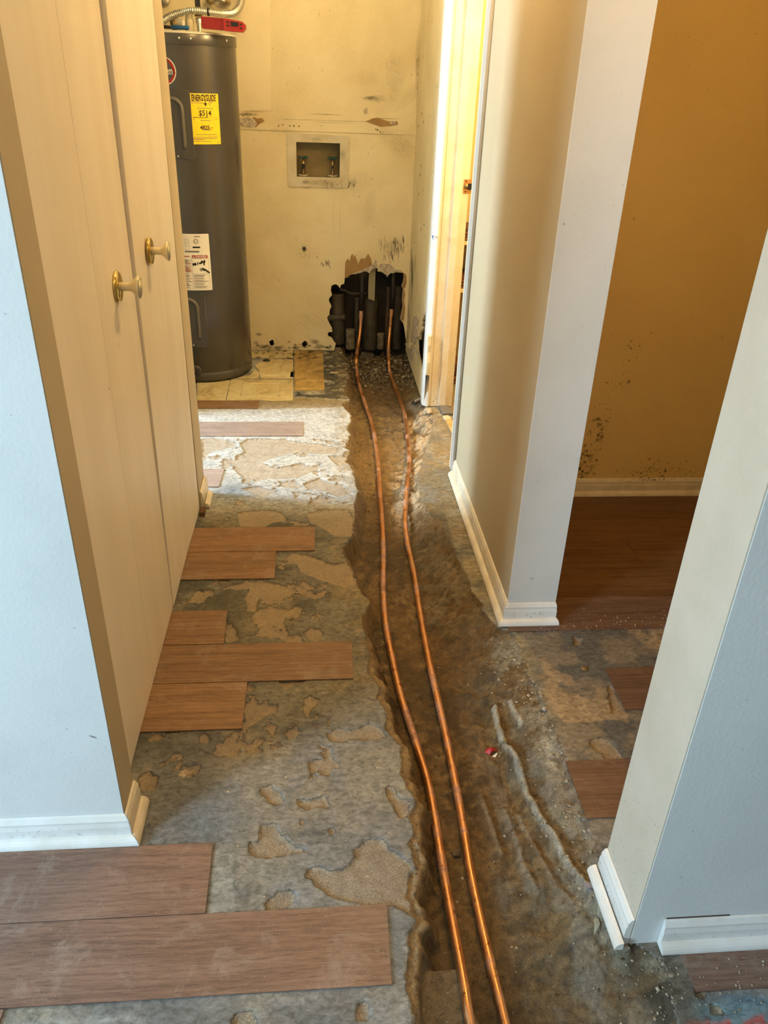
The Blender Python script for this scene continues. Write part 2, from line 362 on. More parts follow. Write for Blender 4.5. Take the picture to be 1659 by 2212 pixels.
LL = sorted([(fl(*p)[1], fl(*p)[0]) for p in LIP_L]); LR = sorted([(fl(*p)[1], fl(*p)[0]) for p in LIP_R])
def densY():
    ys = []; y = 0.46
    while y < 4.92: ys.append(y); y += 0.0042 if y < 2.0 else (0.0055 if y < 3.2 else 0.0075)
    return np.array(ys)
GX = np.linspace(-0.62, 1.12, 400); GY = densY()
X, Y = np.meshgrid(GX, GY)
wob = (fbm(X, Y, 38, 11, 4)-0.5)*0.022
XL = np.interp(Y, [a for a, b in LL], [b for a, b in LL]); XR = np.interp(Y, [a for a, b in LR], [b for a, b in LR])
sL = X-XL+wob; sR = XR-X+wob
ins = np.minimum(sL, sR)
nA = fbm(X, Y, 4, 21); nB = fbm(X, Y, 14, 31); nC = fbm(X, Y, 45, 41, 3); nD = fbm(X, Y, 120, 51, 3)
nSt = fbm(X*0.6, Y*2.2, 9, 61)
wL = 0.028+0.03*nB
farness = sstep(Y, 1.9, 2.6)
wR = 0.05+0.10*nB+0.10*(1-farness)*sstep(Y, 0.5, 1.0)
DEP = 0.095-0.02*sstep(Y, 2.4, 3.6)
led = (0.010+0.012*nB)*sstep(2.1-Y, 0, .5)
prof = np.minimum(sstep(sL-led, 0, wL)*0.9+0.1*sstep(sL, 0, 0.004), sstep(sR, -0.002, wR)*0.86+0.14*sstep(sR, 0, 0.012))
Z = -DEP*prof
intr = sstep(ins, 0, 0.02)
smo = 1-0.55*sstep(X, 0.36, 0.42)*sstep(1.9-Y, 0, .3)
nL = fbm(X*2.4, Y*0.55, 8, 171)
Z += intr*((nB-0.5)*0.020*smo+(nC-0.5)*0.012*smo+(nD-0.5)*0.005+(nL-0.5)*0.020*(1-smo))
lipz = sstep(-ins, 0, 0.03)
# clay ridges on the right bank
RID = [[(1068, 1530), (1085, 1590), (1112, 1640), (1140, 1720), (1165, 1780), (1195, 1830), (1222, 1885), (1262, 1945), (1300, 2010), (1345, 2080)],
       [(1100, 1525), (1122, 1580)], [(1120, 1750), (1150, 1820), (1185, 1890), (1225, 1950), (1270, 2020)], [(1040, 1700), (1062, 1760), (1085, 1830)], [(1090, 1735), (1115, 1800), (1130, 1860), (1160, 1930)]]
ridge = np.zeros_like(X)
for j, R_ in enumerate(RID):
    pts = [fl(a, b, -0.06) for a, b in R_]
    d = np.full(X.shape, 9.0)
    for (ax, ay), (bx, by) in zip(pts, pts[1:]):
        ex, ey = bx-ax, by-ay; t = np.clip(((X-ax)*ex+(Y-ay)*ey)/(ex*ex+ey*ey), 0, 1)
        d = np.minimum(d, np.hypot(X-ax-t*ex, Y-ay-t*ey))
    wdt = 0.009 if j < 2 else 0.012
    k = np.exp(-(d/wdt)**2); Z += k*intr*(0.017 if j == 0 else 0.011); ridge = np.maximum(ridge, k*(1.0 if j == 0 else (0.75 if j == 1 else 0.5)))
    if j == 0: Z -= intr*0.012*np.exp(-((d-0.03)/0.014)**2)
# rubble at the far end under the wall
rub = sstep(Y, 4.15, 4.45)*intr
Z += rub*((nC-0.4)*0.05+(nD-0.5)*0.02)
# remnant of concrete in the trench at the near end
rem = sdpoly(X, Y, [fl(a, b, -0.07) for a, b in [(910, 2098), (905, 2260), (1060, 2260), (1010, 2150), (1000, 2092)]], 0.1)
remk = sstep(rem, -0.004, 0.006)*intr; Z = Z*(1-remk)+remk*(-0.062+(nB-0.5)*0.006+(nC-.5)*.003)
# chips in the slab
CH = [[(512, 1110), (530, 1103), (580, 1100), (612, 1108), (620, 1125), (590, 1128), (570, 1138), (520, 1136)],
      [(662, 1110), (690, 1100), (750, 1098), (770, 1130), (758, 1158), (720, 1155), (690, 1135), (670, 1130)],
      [(638, 1200), (655, 1196), (690, 1207), (722, 1220), (755, 1212), (762, 1240), (775, 1262), (745, 1268), (700, 1255), (650, 1235), (640, 1215)],
      [(540, 1262), (560, 1255), (600, 1262), (640, 1270), (630, 1285), (600, 1293), (560, 1292), (550, 1320), (535, 1318), (530, 1290)],
      [(545, 1330), (560, 1318), (585, 1308), (618, 1318), (640, 1306), (652, 1315), (640, 1330), (615, 1330), (610, 1350), (580, 1352), (550, 1345)],
      [(487, 1362), (508, 1358), (515, 1380), (490, 1388)], [(655, 1365), (672, 1355), (692, 1360), (700, 1375), (680, 1384), (662, 1380)],
      [(530, 1520), (548, 1508), (562, 1522), (555, 1545), (535, 1558), (528, 1545)], [(428, 1590), (442, 1582), (452, 1592), (448, 1605), (430, 1605)],
      [(478, 1622), (500, 1606), (515, 1610), (520, 1625), (500, 1632), (482, 1630)], [(618, 1582), (640, 1570), (650, 1580), (632, 1596), (620, 1595)],
      [(655, 1510), (672, 1500), (688, 1512), (665, 1545), (655, 1538)],
      [(708, 1582), (722, 1573), (760, 1576), (800, 1562), (822, 1572), (835, 1590), (800, 1598), (760, 1594), (735, 1602), (712, 1598)],
      [(670, 1645), (690, 1638), (725, 1640), (733, 1655), (718, 1660), (712, 1673), (698, 1672), (690, 1660), (672, 1658)],
      [(562, 1702), (585, 1696), (605, 1712), (615, 1730), (600, 1738), (582, 1730), (565, 1715)],
      [(645, 1725), (665, 1728), (700, 1718), (708, 1728), (705, 1742), (660, 1746), (646, 1738)],
      [(832, 1700), (845, 1697), (862, 1722), (885, 1733), (880, 1765), (862, 1762), (848, 1735), (836, 1715)],
      [(562, 1782), (598, 1778), (605, 1805), (635, 1828), (665, 1835), (600, 1848), (555, 1850), (538, 1838), (540, 1818), (560, 1818)],
      [(765, 1835), (790, 1812), (820, 1810), (845, 1838), (880, 1855), (893, 1872), (893, 1930), (905, 1985), (850, 1955), (790, 1952), (745, 1945), (700, 1925), (662, 1890), (665, 1875), (690, 1870), (720, 1885), (755, 1868), (768, 1850)],
      [(572, 1950), (600, 1925), (628, 1922), (638, 1935), (632, 1952), (605, 1966), (575, 1966)], [(500, 2205), (515, 2185), (545, 2185), (560, 2200), (556, 2240), (500, 2240)],
      [(775, 2165), (790, 2160), (800, 2185), (795, 2205), (772, 2200)], [(300, 1680), (320, 1665), (340, 1680), (335, 1705), (305, 1705)],
      [(712, 1790), (722, 1788), (724, 1798), (714, 1798)], [(648, 1770), (656, 1768), (655, 1780), (649, 1780)],
      # far bright zone
      [(436, 950), (470, 946), (495, 950), (512, 962), (480, 970), (455, 975), (445, 990), (436, 1000)],
      [(518, 958), (535, 947), (600, 948), (650, 955), (700, 960), (745, 972), (700, 980), (640, 975), (600, 985), (560, 1000), (600, 1010), (650, 1000), (690, 1010), (650, 1030), (600, 1035), (560, 1030), (530, 1040), (520, 1025), (505, 1012), (510, 985), (530, 975)],
      [(710, 985), (745, 985), (752, 1000), (730, 1005)], [(655, 1045), (690, 1032), (710, 1042), (740, 1050), (765, 1065), (730, 1072), (700, 1058), (665, 1055)],
      [(518, 1055), (560, 1050), (600, 1062), (570, 1075), (540, 1062)], [(600, 1038), (640, 1040), (650, 1052), (610, 1050)],
      [(480, 1003), (498, 1001), (495, 1012), (484, 1012)], [(545, 1022), (570, 1018), (575, 1035), (550, 1040)],
      # right side
      [(1240, 1375), (1258, 1378), (1250, 1395), (1238, 1392)], [(1275, 1600), (1300, 1595), (1330, 1610), (1345, 1640), (1310, 1642), (1300, 1625), (1285, 1620)], [(1315, 1480), (1340, 1490), (1350, 1530), (1325, 1540), (1315, 1510)],
      [(1502, 2138), (1512, 2130), (1525, 2140), (1520, 2158), (1506, 2152)], [(1535, 2170), (1555, 2175), (1560, 2190), (1538, 2188)]]
chip = np.full(X.shape, -1.0); jit = (fbm(X, Y, 60, 71, 3)-0.5)*0.012
for c in CH: chip = np.maximum(chip, sdpoly(X, Y, [fl(*p) for p in c])+0.002)
pf = (fbm(X, Y*1.3, 13, 211, 5, .6)-0.595)*0.16*1.0
zone = sstep(X, -.46, -.40)*sstep(0.0-X, -.1, .1)*sstep(Y, 1.3, 1.42)*sstep(2.75-Y, 0, .1)
chip = np.maximum(chip, np.where(zone > 0.3, pf-0.01*(1-zone), -1))
pf2 = (fbm(X, Y*1.25, 13, 221, 5, .62)-0.60)*0.14
chip = np.maximum(chip, np.where((Y > 2.74) & (Y < 3.40) & (X < .16), pf2, -1))
chip = chip+jit; ck = sstep(chip, -0.001, 0.004)*(1-intr)
Z += -0.0065*ck+ck*(nC-0.5)*0.003
Z += (1-intr)*(nC-0.5)*0.0014
# albedo, vertex by vertex (own colours, plus zones of painted light and shade)
def c3(*c): return np.array(c)[None, None, :]
def mixc(A, c, k): return A*(1-k[..., None])+c*k[..., None]
lvl = sstep(nA, 0.35, 0.65)
A = np.ones(X.shape+(3,))*c3(0.215, 0.212, 0.20)
A = mixc(A, c3(0.115, 0.118, 0.115), sstep(nSt, 0.50, 0.66)*0.9)
A = mixc(A, c3(0.30, 0.265, 0.185), sstep(fbm(X, Y, 7, 81), 0.50, 0.66)*0.8)
A = mixc(A, c3(0.30, 0.30, 0.285), sstep(fbm(X, Y, 5, 91), 0.52, 0.68)*0.7)
# darker, bluish glue residue close to the closet and beyond
A = mixc(A, c3(0.095, 0.102, 0.098), sstep(-X, 0.12, 0.32)*sstep(fbm(X, Y, 6, 101), 0.34, 0.58)*0.85*(1-sstep(Y, 2.6, 2.8)))
A = mixc(A, c3(0.48, 0.49, 0.50), sstep(Y, 2.55, 2.9)*sstep(3.86-Y, 0, 0.1)*0.8*(X < 0.3))  # daylight pool painted in: slab lightened where the side window shines
A = mixc(A, c3(0.24, 0.18, 0.10), (X > 0.3)*sstep(Y, 2.35, 2.6)*(0.35+0.6*sstep(nC*.5+nB*.5, 0.42, 0.56)))
A = mixc(A, c3(0.13, 0.17, 0.21), np.exp(-(((X+0.35)/0.10)**2+((Y-2.86)/0.10)**2))*0.8)
A = mixc(A, c3(0.12, 0.165, 0.21), np.exp(-(((X+0.27)/0.10)**2+((Y-1.24)/0.06)**2))*sstep(nB, 0.4, 0.6)*0.8)
A = mixc(A, c3(0.55, 0.42, 0.26), sstep(sdpoly(X, Y, [fl(*p) for p in [(385, 1672), (400, 1660), (418, 1662), (412, 1672), (395, 1682)]])+jit, 0, 0.002))
A = A*(1-0.36*(sstep(Y, 1.35, 1.6)*sstep(2.72-Y, 0, .1)*(X < 0.5)))[..., None]  # shade of the mid hall painted into the slab colour
scr = fbm(X*0.5+Y*0.25, Y*1.9-X*0.3, 42, 181, 3)
A = A*(0.92+0.16*sstep(scr, 0.30, 0.70))[..., None]
A = mixc(A, A*c3(1.0, 0.93, 0.72), sstep(Y, 1.3, 1.6)*sstep(2.8-Y, 0, .1)*0.8)  # warm lamplight painted in as an olive tint
# streaky comb marks / lighter strip near the planks
A = mixc(A, c3(0.36, 0.36, 0.31), sstep(sdpoly(X, Y, [fl(*p) for p in [(462, 1822), (505, 1820), (510, 1975), (445, 1980)]])+0.3*jit, 0, 0.006)*0.8)
A = mixc(A, c3(0.17, 0.195, 0.20), sstep(sdpoly(X, Y, [fl(*p) for p in [(838, 1958), (882, 1985), (872, 2120), (846, 2120)]])+0.3*jit, 0, 0.006)*0.7)
A = mixc(A, c3(0.42, 0.44, 0.42), sstep(sdpoly(X, Y, [fl(*p) for p in [(20, 2200), (300, 2180), (330, 2212), (20, 2240)]])+2*jit, 0, 0.02)*0.7)
# blue and red paint spill at the near right
A = mixc(A, c3(0.15, 0.24, 0.28), sstep(X, 0.62, 0.70)*sstep(0.80-Y, 0, 0.03)*sstep(nA+0.3*nC, 0.45, 0.7)*0.9)
A = mixc(A, c3(0.10, 0.17, 0.23), sstep(sdpoly(X, Y, [fl(*p) for p in [(1540, 2140), (1600, 2135), (1700, 2160), (1700, 2195), (1620, 2180), (1560, 2165)]], .1)+2*jit, 0, 0.02)*0.9)
redk = sstep(sdpoly(X, Y, [fl(*p) for p in [(1480, 2212), (1560, 2196), (1600, 2190), (1700, 2172), (1760, 2300), (1480, 2320)]], 0.1)+2.5*jit, 0, 0.012)
A = mixc(A, c3(0.42, 0.10, 0.085), redk*sstep(nC, 0.35, 0.5)); 
# right room patch: patchy brown-tan adhesive with dark ridged print
rp = sstep(X, 0.60, 0.66)*sstep(Y, 1.15, 1.25)*sstep(1.95-Y, 0, 0.03)
A = mixc(A, c3(0.20, 0.165, 0.12), rp*0.8); A = mixc(A, c3(0.10, 0.105, 0.105), rp*sstep(fbm(X, Y, 10, 111), 0.52, 0.62)*0.8); A = mixc(A, c3(0.36, 0.27, 0.16), rp*sstep(fbm(X, Y, 9, 121), 0.56, 0.64)*0.8)
# black adhesive and bare soil strip in the laundry corner
tar = sstep(sdpoly(X, Y, [fl(*p) for p in [(697, 756), (760, 752), (756, 810), (752, 862), (720, 862), (636, 856), (636, 846), (697, 845)]], .2)+1.5*jit, 0, 0.01)
A = mixc(A, c3(0.045, 0.042, 0.036), tar*0.9); A = mixc(A, c3(0.30, 0.28, 0.22), tar*sstep(nSt*0.6+nC*0.4, 0.56, 0.64)); Z += tar*(1-intr)*((nC-0.45)*0.016-0.002)
bare = sstep(sdpoly(X, Y, [fl(*p) for p in [(636, 858), (756, 866), (740, 880), (560, 885), (540, 868)]], .2)+jit, 0, 0.01)
A = mixc(A, c3(0.24, 0.18, 0.09), bare*0.8)
# chips: bare sandy concrete, rim shade painted in the floor material
# stained slab edge next to the trench
A = mixc(A, c3(0.27, 0.21, 0.12), sstep(-sL, -0.01, 0.0)*sstep(0.05+0.06*nB+sL, 0, 0.05)*sstep(nC, 0.35, 0.6)*0.6*sstep(Y, 1.0, 2.6))
# soil
S = np.ones(X.shape+(3,))*c3(0.155, 0.100, 0.042)
S = mixc(S, c3(0.075, 0.052, 0.026), sstep(nB, 0.42, 0.62)*0.75)
S = mixc(S, c3(0.24, 0.165, 0.075), sstep(nC*0.5+nA*0.5, 0.50, 0.62)*0.7)
S = mixc(S, c3(0.28, 0.18, 0.07), sstep(Y, 2.4, 3.0)*sstep(3.7-Y, 0, 0.3)*0.6)
S = mixc(S, c3(0.16, 0.118, 0.066), sstep(1.3-Y, 0, 0.5)*0.5)
bankR = sstep(wR*1.25-sR, 0, 0.05)*sstep(nB*0.6+nC*0.4, 0.40, 0.56)
bankc = c3(0.30, 0.28, 0.22)
S = mixc(S, bankc, bankR*0.8*sstep(0.11-sR, 0, 0.07)*sstep(2.0-Y, 0, 0.1)); S = mixc(S, c3(0.22, 0.19, 0.13), bankR*0.6*sstep(Y, 1.9, 2.1))
S = mixc(S, c3(0.52, 0.53, 0.49), np.exp(-(((X-fl(1195, 1625)[0])/0.018)**2+((Y-fl(1195, 1625)[1])/0.07)**2))*sstep(nC, 0.30, 0.45))
S = mixc(S, c3(0.50, 0.38, 0.24), sstep(sR, -0.01, 0.0)*sstep(0.16-sR, 0, 0.08)*sstep(Y, 2.55, 2.8)*sstep(3.9-Y, 0, 0.2)*sstep(nC*.6+nSt*.4, 0.42, 0.56))
bankL = sstep(wL*1.1-sL, 0, 0.03); S = mixc(S, c3(0.27, 0.20, 0.115), bankL*(0.35+0.5*sstep(nC, 0.4, 0.6)))
S = mixc(S, c3(0.36, 0.27, 0.155), sstep(led+0.012-sL, 0, 0.008)*sstep(2.0-Y, 0, .6)*0.9)
S = mixc(S, c3(0.42, 0.41, 0.36), sstep(ridge, 0.30, 0.75))
S = mixc(S, c3(0.25, 0.235, 0.20), sstep(fbm(X*2.2, Y*0.7, 12, 131)-0.25*sstep(0.40-X, 0, 0.1), 0.52, 0.66)*sstep(1.6-Y, 0, 0.3)*sstep(X, 0.36, 0.42)*0.5)
S = mixc(S, c3(0.06, 0.042, 0.022), rub*sstep(nC, 0.38, 0.55)*0.9); S = mixc(S, c3(0.30, 0.26, 0.19), rub*sstep(nD, 0.60, 0.68))
S = mixc(S, c3(0.25, 0.215, 0.15)*(0.8+0.4*nB[..., None]), remk*0.8)
S = mixc(S, c3(0.05, 0.04, 0.028), sstep(X, 0.58, 0.63)*sstep(0.98-Y, 0, 0.05)*sstep(nB, 0.42, 0.55)*0.8)
# muddy smear out on the slab under the near right wall
A = mixc(A, c3(0.13, 0.105, 0.07), sstep(-sR, -0.005, 0.005)*sstep(0.05+sR, -0.03, 0.03)*sstep(1.0-Y, 0, 0.05)*0.7)
A = mixc(A, c3(0.185, 0.195, 0.205), sstep(1.65-Y, 0, .3)*(X < 0.5)*0.40)
A = np.clip(A, 0.01, 1); S = np.clip(S*c3(0.90, 0.86, 0.80), 0.01, 1)
ny, nx = X.shape
V = np.stack([X, Y, Z], -1).reshape(-1, 3)
ii = np.arange(ny*nx).reshape(ny, nx)
Fq = np.stack([ii[:-1, :-1], ii[:-1, 1:], ii[1:, 1:], ii[1:, :-1]], -1).reshape(-1, 4)
x0, x1, y0, y1 = GX[0], GX[-1], GY[0], GY[-1]
ring = [(-3.2, -3.3, x0, 5.1), (x1, -3.3, 3.2, 5.1), (x0, -3.3, x1, y0), (x0, y1, x1, 5.1)]
ev = []; ef = []
for (a, b, c, d) in ring:
    n0 = len(V)+len(ev); zz = 0.0
    ev += [(a, b, zz), (c, b, zz), (c, d, zz), (a, d, zz)]; ef.append((n0, n0+1, n0+2, n0+3))
V2 = np.vstack([V, np.array(ev)])
me = bpy.data.meshes.new('floor'); me.vertices.add(len(V2)); me.vertices.foreach_set('co', V2.ravel())
allf = np.vstack([Fq, np.array(ef)]); nf = len(allf)
me.loops.add(nf*4); me.loops.foreach_set('vertex_index', allf.ravel().astype(np.int32))
me.polygons.add(nf); me.polygons.foreach_set('loop_start', np.arange(0, nf*4, 4, dtype=np.int32)); me.polygons.foreach_set('loop_total', np.full(nf, 4, dtype=np.int32))
me.polygons.foreach_set('use_smooth', np.ones(nf, bool)); me.update(calc_edges=True)
def put(name, kind, arr, fill):
    at_ = me.attributes.new(name, kind, 'POINT')
    if kind == 'FLOAT_COLOR':
        cc = np.ones((len(V2), 4)); cc[:len(V), :3] = arr.reshape(-1, 3); cc[len(V):, :3] = fill; at_.data.foreach_set('color', cc.ravel())
    else:
        rr = np.full(len(V2), fill, float); rr[:len(V)] = arr.ravel(); at_.data.foreach_set('value', rr)
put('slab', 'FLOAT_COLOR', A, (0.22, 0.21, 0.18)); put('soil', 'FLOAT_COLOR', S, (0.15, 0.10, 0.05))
put('chipd', 'FLOAT', np.where(ins > 0, -0.02, np.clip(chip, -0.02, 0.02)), -0.02); put('insd', 'FLOAT', np.clip(ins, -0.03, 0.03), -0.03)
me.materials.append(FLOORM)
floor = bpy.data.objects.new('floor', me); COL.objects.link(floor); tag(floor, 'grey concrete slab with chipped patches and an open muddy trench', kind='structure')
def ground(x, y):
    i = int(np.clip(np.searchsorted(GY, y), 0, ny-1)); j = int(np.clip(np.searchsorted(GX, x), 0, nx-1)); return float(Z[i, j])

# planks: each one its own object
def plank(xa, xb, ya, yb, mat, skew=0.0, notch=None):
    if notch is None: out = [(xa, ya), (xb, ya), (xb+skew, yb), (xa, yb)]
    else: out = notch
    g = 0.0006
    mb = MB().plate([(u+(g if u == xa else -g), v) for u, v in out], [], lambda u, v, w: (u, v+(0.0004 if v == min(ya, yb) else -0.0004), 0.0006+w), 0.0036)
    o = recalc(mb.build('plank', mat, floor)); return o
plank(-1.3, -0.575, 0.676, 0.846, OAKP); plank(-1.35, 0.130, 0.848, 1.012, OAKP, 0.004); plank(-1.1, -0.236, 1.013, 1.181, OAKP, -0.003)
plank(-0.60, -0.203, 1.526, 1.706, OAK, 0.001); plank(-0.60, 0.096, 1.708, 1.876, OAK, 0.002); plank(-0.60, -0.284, 1.878, 2.046, OAK, -0.006)
plank(-0.60, -0.149, 2.222, 2.394, OAK, -0.001); plank(-0.60, -0.013, 2.396, 2.566, OAK)
OAKD = wood_mat('pale_dusty_vinyl', (0.42, 0.34, 0.31), (0.35, 0.27, 0.24), (0.25, 0.18, 0.155), 0.6)
plank(-0.75, -0.405, 2.90, 3.068, OAKD, 0.006); plank(-0.95, -0.069, 3.416, 3.588, OAKD); plank(-1.0, -0.298, 3.762, 3.872, OAK)
OAKQ = wood_mat('dark_dusty_vinyl', (0.23, 0.135, 0.09), (0.16, 0.088, 0.056), (0.095, 0.05, 0.033), 0.2)
plank(0.615, 1.5, 1.202, 1.376, OAKQ, -0.004); plank(0.832, 1.6, 1.550, 1.722, OAKQ, 0.006)
plank(0.705, 1.6, 0.800, 0.895, OAKP)
rowY = [1.905, 2.078, 2.252, 2.426, 2.60, 2.79]
seams = [[0.745, 1.9], [1.46], [1.15], [1.75], [1.0]]
for k in range(5):
    xs = ([0.590] if k == 0 else [0.752])+seams[k]+[2.6]
    for a, b in zip(xs, xs[1:]): plank(a, b, rowY[k], rowY[k+1]-0.001, OAKQ if k == 0 else OAKR)

# vinyl tiles in the laundry corner
def tile(pix, mat, inset=None, name='tile'):
    pts = [fl(*p) for p in pix]
    o = recalc(MB().plate(pts, [], lambda u, v, w: (u, v, 0.0006+w), 0.0035).build(name, mat, floor))
    if inset:
        q = [fl(*p) for p in inset]; mb = MB()
        for a, b in zip(q, q[1:]+q[:1]): mb.tube([(a[0], a[1], 0.0040), (b[0], b[1], 0.0040)], 0.0040, 6)
        mb.build('moulded_border', mat, o)
    return o
tile([(426, 866), (487, 867), (497, 822), (426, 822)], TILEY, [(430, 857), (458, 858), (462, 836), (430, 836)])
tile([(489, 867), (560, 865), (590, 868), (633, 866), (633, 822), (499, 821)], TILEY, [(521, 858), (605, 858), (607, 830), (527, 830)])
tile([(500, 819), (558, 819), (561, 806), (552, 800), (540, 812)], TILEY)
tile([(563, 819), (633, 819), (633, 777), (575, 777), (550, 790), (560, 803)], TILEY, [(566, 812), (606, 812), (608, 790), (590, 790)])
tile([(545, 774), (633, 774), (633, 758), (542, 760)], TILEY)
tile([(636, 845), (701, 844), (697, 757), (635, 758)], TILEO, [(640, 842), (698, 841), (697, 824), (640, 824)])
tile([(628, 805), (637, 803), (636, 816), (627, 816)], CHAR, None, 'tile_fragment')

# ================================================================== WALLS
HT = 2.4
def wall(name, b, mat, label=None):
    o = MB().box(*b).build(name, mat); tag(o, label, kind='structure'); return o
def yplane(Y0): return lambda u, v, w: (u, Y0+w, v)
def xplane(X0): return lambda u, v, w: (X0+w, u, v)
def rough_edge_wall(name, b, mat, label=None): return wall(name, b, mat, label)

# near left wall (faces the camera) with its return to the closet
wl = wall('wall_left', (-2.9, -0.43, 1.21, 1.303, 0, HT), WHITEW, 'white wall at near left, lit by cool daylight')
ret = MB().box(-0.431, -0.4285, 1.2125, 1.3035, 0.076, HT).build('return_face', WALLP, wl, label='tan painted return beside the closet door')
MB().box(-0.60, -0.468, 1.303, 1.372, 0, HT).build('closet_jamb', WALLP, wl)
# closet shell behind the doors
wall('wall_closet', (-1.15, -1.05, 1.396, 2.70, 0, HT), WALLP)
wst = wall('wall_closet_end', (-2.9, -0.456, 2.706, 2.86, 0, HT), WALLP, 'narrow tan wall end between closet doors and laundry')
# right hall wall, ends as a white post
wr = wall('wall_right', (0.59, 0.74, 1.965, 3.065, 0, HT), WALLP, 'beige hall wall ending in a white painted post')
MB().box(0.5885, 0.7405, 1.958, 1.9655, 0.076, HT).build('end_face', WHITEW, wr, label='white painted end of the wall')
# near right wall
wn = wall('wall_near_right', (0.612, 3.1, 0.902, 1.066, 0, HT), WHITEW, 'pale wall at near right with a cream end face')
MB().box(0.609, 0.6125, 0.9035, 1.0655, 0.0, HT).build('end_face', paint('cream_end_paint', (0.64, 0.58, 0.48), (0.58, 0.52, 0.42), 0.6, 5, 0.5, 130), wn, label='cream painted end of the wall')
wall('header_right_opening', (0.61, 0.74, 1.066, 1.958, 2.03, HT), WALLP).name = 'wall_header'
ROOMP = paint('room_tan_paint', (0.72, 0.54, 0.235), (0.68, 0.50, 0.21), 0.6, 2, 0.35, 120)
wall('wall_right_room', (0.74, 3.1, 2.812, 2.95, 0, HT), ROOMP, 'amber lit back wall of the right hand room, spotted with mould')
wall('wall_right_room_side', (3.0, 3.1, 1.066, 2.812, 0, HT), WALLP)
# laundry: back wall with torn hole, right wall with torn hole
def cr(pts, ox, oy, s): return [(ox+x/s, oy+y/s) for x, y in pts]
HOLE = cr([(250, 1690), (280, 1600), (245, 1560), (210, 1500), (150, 1470), (140, 1430), (160, 1402), (220, 1400), (215, 1340), (180, 1270), (150, 1215), (132, 1170), (140, 1130), (170, 1110), (175, 1030), (205, 960), (160, 870), (170, 820), (215, 770), (195, 690), (205, 610), (245, 590), (290, 585), (330, 620), (350, 655), (365, 600), (395, 582), (420, 580), (430, 520), (430, 480),
           (470, 462), (520, 450), (545, 410), (600, 405), (640, 400), (700, 375), (760, 362), (800, 355), (830, 375), (850, 395), (880, 350), (910, 320), (960, 300), (985, 320), (1000, 300), (990, 360), (1060, 370), (1090, 392), (1140, 420), (1150, 462), (1180, 420), (1215, 385), (1240, 400), (1260, 392), (1300, 375), (1350, 385), (1430, 385), (1440, 470), (1425, 560), (1400, 612), (1425, 660), (1415, 780), (1410, 870), (1422, 960), (1400, 1080), (1380, 1180), (1425, 1240), (1450, 1330), (1462, 1420), (1470, 1500), (1490, 1600), (1510, 1690)], 690, 540, 7.9)
BY = 4.74
hb = [onY(x, y, BY) for x, y in HOLE]
hb[0] = (hb[0][0], 0.0); hb[-1] = (hb[-1][0], 0.0)
def blob(px, py, rx, ry, n, Yp, seed):
    r = random.Random(seed); return [onY(px+rx*math.cos(2*PI*k/n)*r.uniform(.75, 1.2), py+ry*math.sin(2*PI*k/n)*r.uniform(.75, 1.2), Yp) for k in range(n)]
boxhole = [(-0.100, 0.992), (0.140, 0.992), (0.140, 1.170), (-0.100, 1.170)]
holes = [boxhole, blob(587, 741, 6, 7, 9, BY, 1), blob(658, 744, 6, 7, 9, BY, 2), blob(657, 538, 4, 5, 8, BY, 3)]
outer = [(-2.9, 0)]+hb+[(0.70, 0), (0.70, HT), (-2.9, HT)]
wb = recalc(MB().plate(outer, holes, yplane(BY), 0.013).build('wall_back', LAUND)); tag(wb, 'dirty cream laundry wall with a torn hole above the trench', kind='structure')
# torn paper, broken edge, joint tape
def flake(pts, Yp, t, name, mat, parent, **k): return recalc(MB().plate([onY(x, y, Yp) for x, y in pts], [], lambda u, v, w: (u, Yp-0.0008-w, v), t).build(name, mat, parent, **k))
flake(cr([(432, 478), (440, 220), (485, 145), (520, 190), (535, 100), (570, 60), (580, 130), (600, 75), (640, 170), (660, 250), (700, 150), (745, 140), (770, 155), (835, 60), (880, 150), (900, 270), (780, 310), (600, 385), (545, 405), (480, 465)], 690, 540, 7.9), BY, 0.0008, 'torn_paper', KRAFT, wb, label='brown paper layer exposed above the hole')
flake(cr([(450, 480), (590, 390), (780, 318), (900, 258), (970, 170), (1000, 290), (960, 305), (890, 335), (850, 397), (800, 358), (640, 402), (545, 414), (520, 455)], 690, 540, 7.9), BY, 0.004, 'broken_gypsum', GYPS, wb)
flake(cr([(1005, 290), (1050, 235), (1200, 240), (1300, 330), (1400, 350), (1432, 385), (1300, 377), (1260, 397), (1215, 388), (1180, 422), (1155, 466), (1138, 424), (1060, 373), (990, 362)], 690, 540, 7.9), BY, 0.004, 'broken_gypsum', GYPS, wb)
flake(cr([(1430, 385), (1482, 425), (1486, 560), (1462, 640), (1440, 650), (1462, 770), (1440, 860), (1462, 1000), (1440, 1215), (1385, 1180), (1404, 1080), (1425, 960), (1414, 870), (1419, 780), (1428, 660), (1404, 612), (1428, 560), (1442, 470)], 690, 540, 7.9), BY, 0.0015, 'torn_paper', KRAFT, wb)
flake([(790, 262), (805, 256), (815, 254), (838, 262), (858, 262), (860, 269), (845, 272), (822, 274), (800, 266)], BY-0.0032, 0.0008, 'torn_paper', KRAFT, wb)
flake([(547, 252), (556, 256), (566, 255), (572, 262), (560, 268), (552, 276), (546, 262)], BY-0.0032, 0.0008, 'torn_paper', KRAFT, wb)
flake([(842, 262), (854, 262), (854, 269), (842, 268)], BY-0.0032, 0.0022, 'paint_patch', GYPS, wb)
flake([(514, 262), (520, 255), (535, 253), (550, 258), (556, 268), (548, 276), (530, 275), (518, 270)], BY-0.0032, 0.0015, 'broken_gypsum', GYPS, wb)
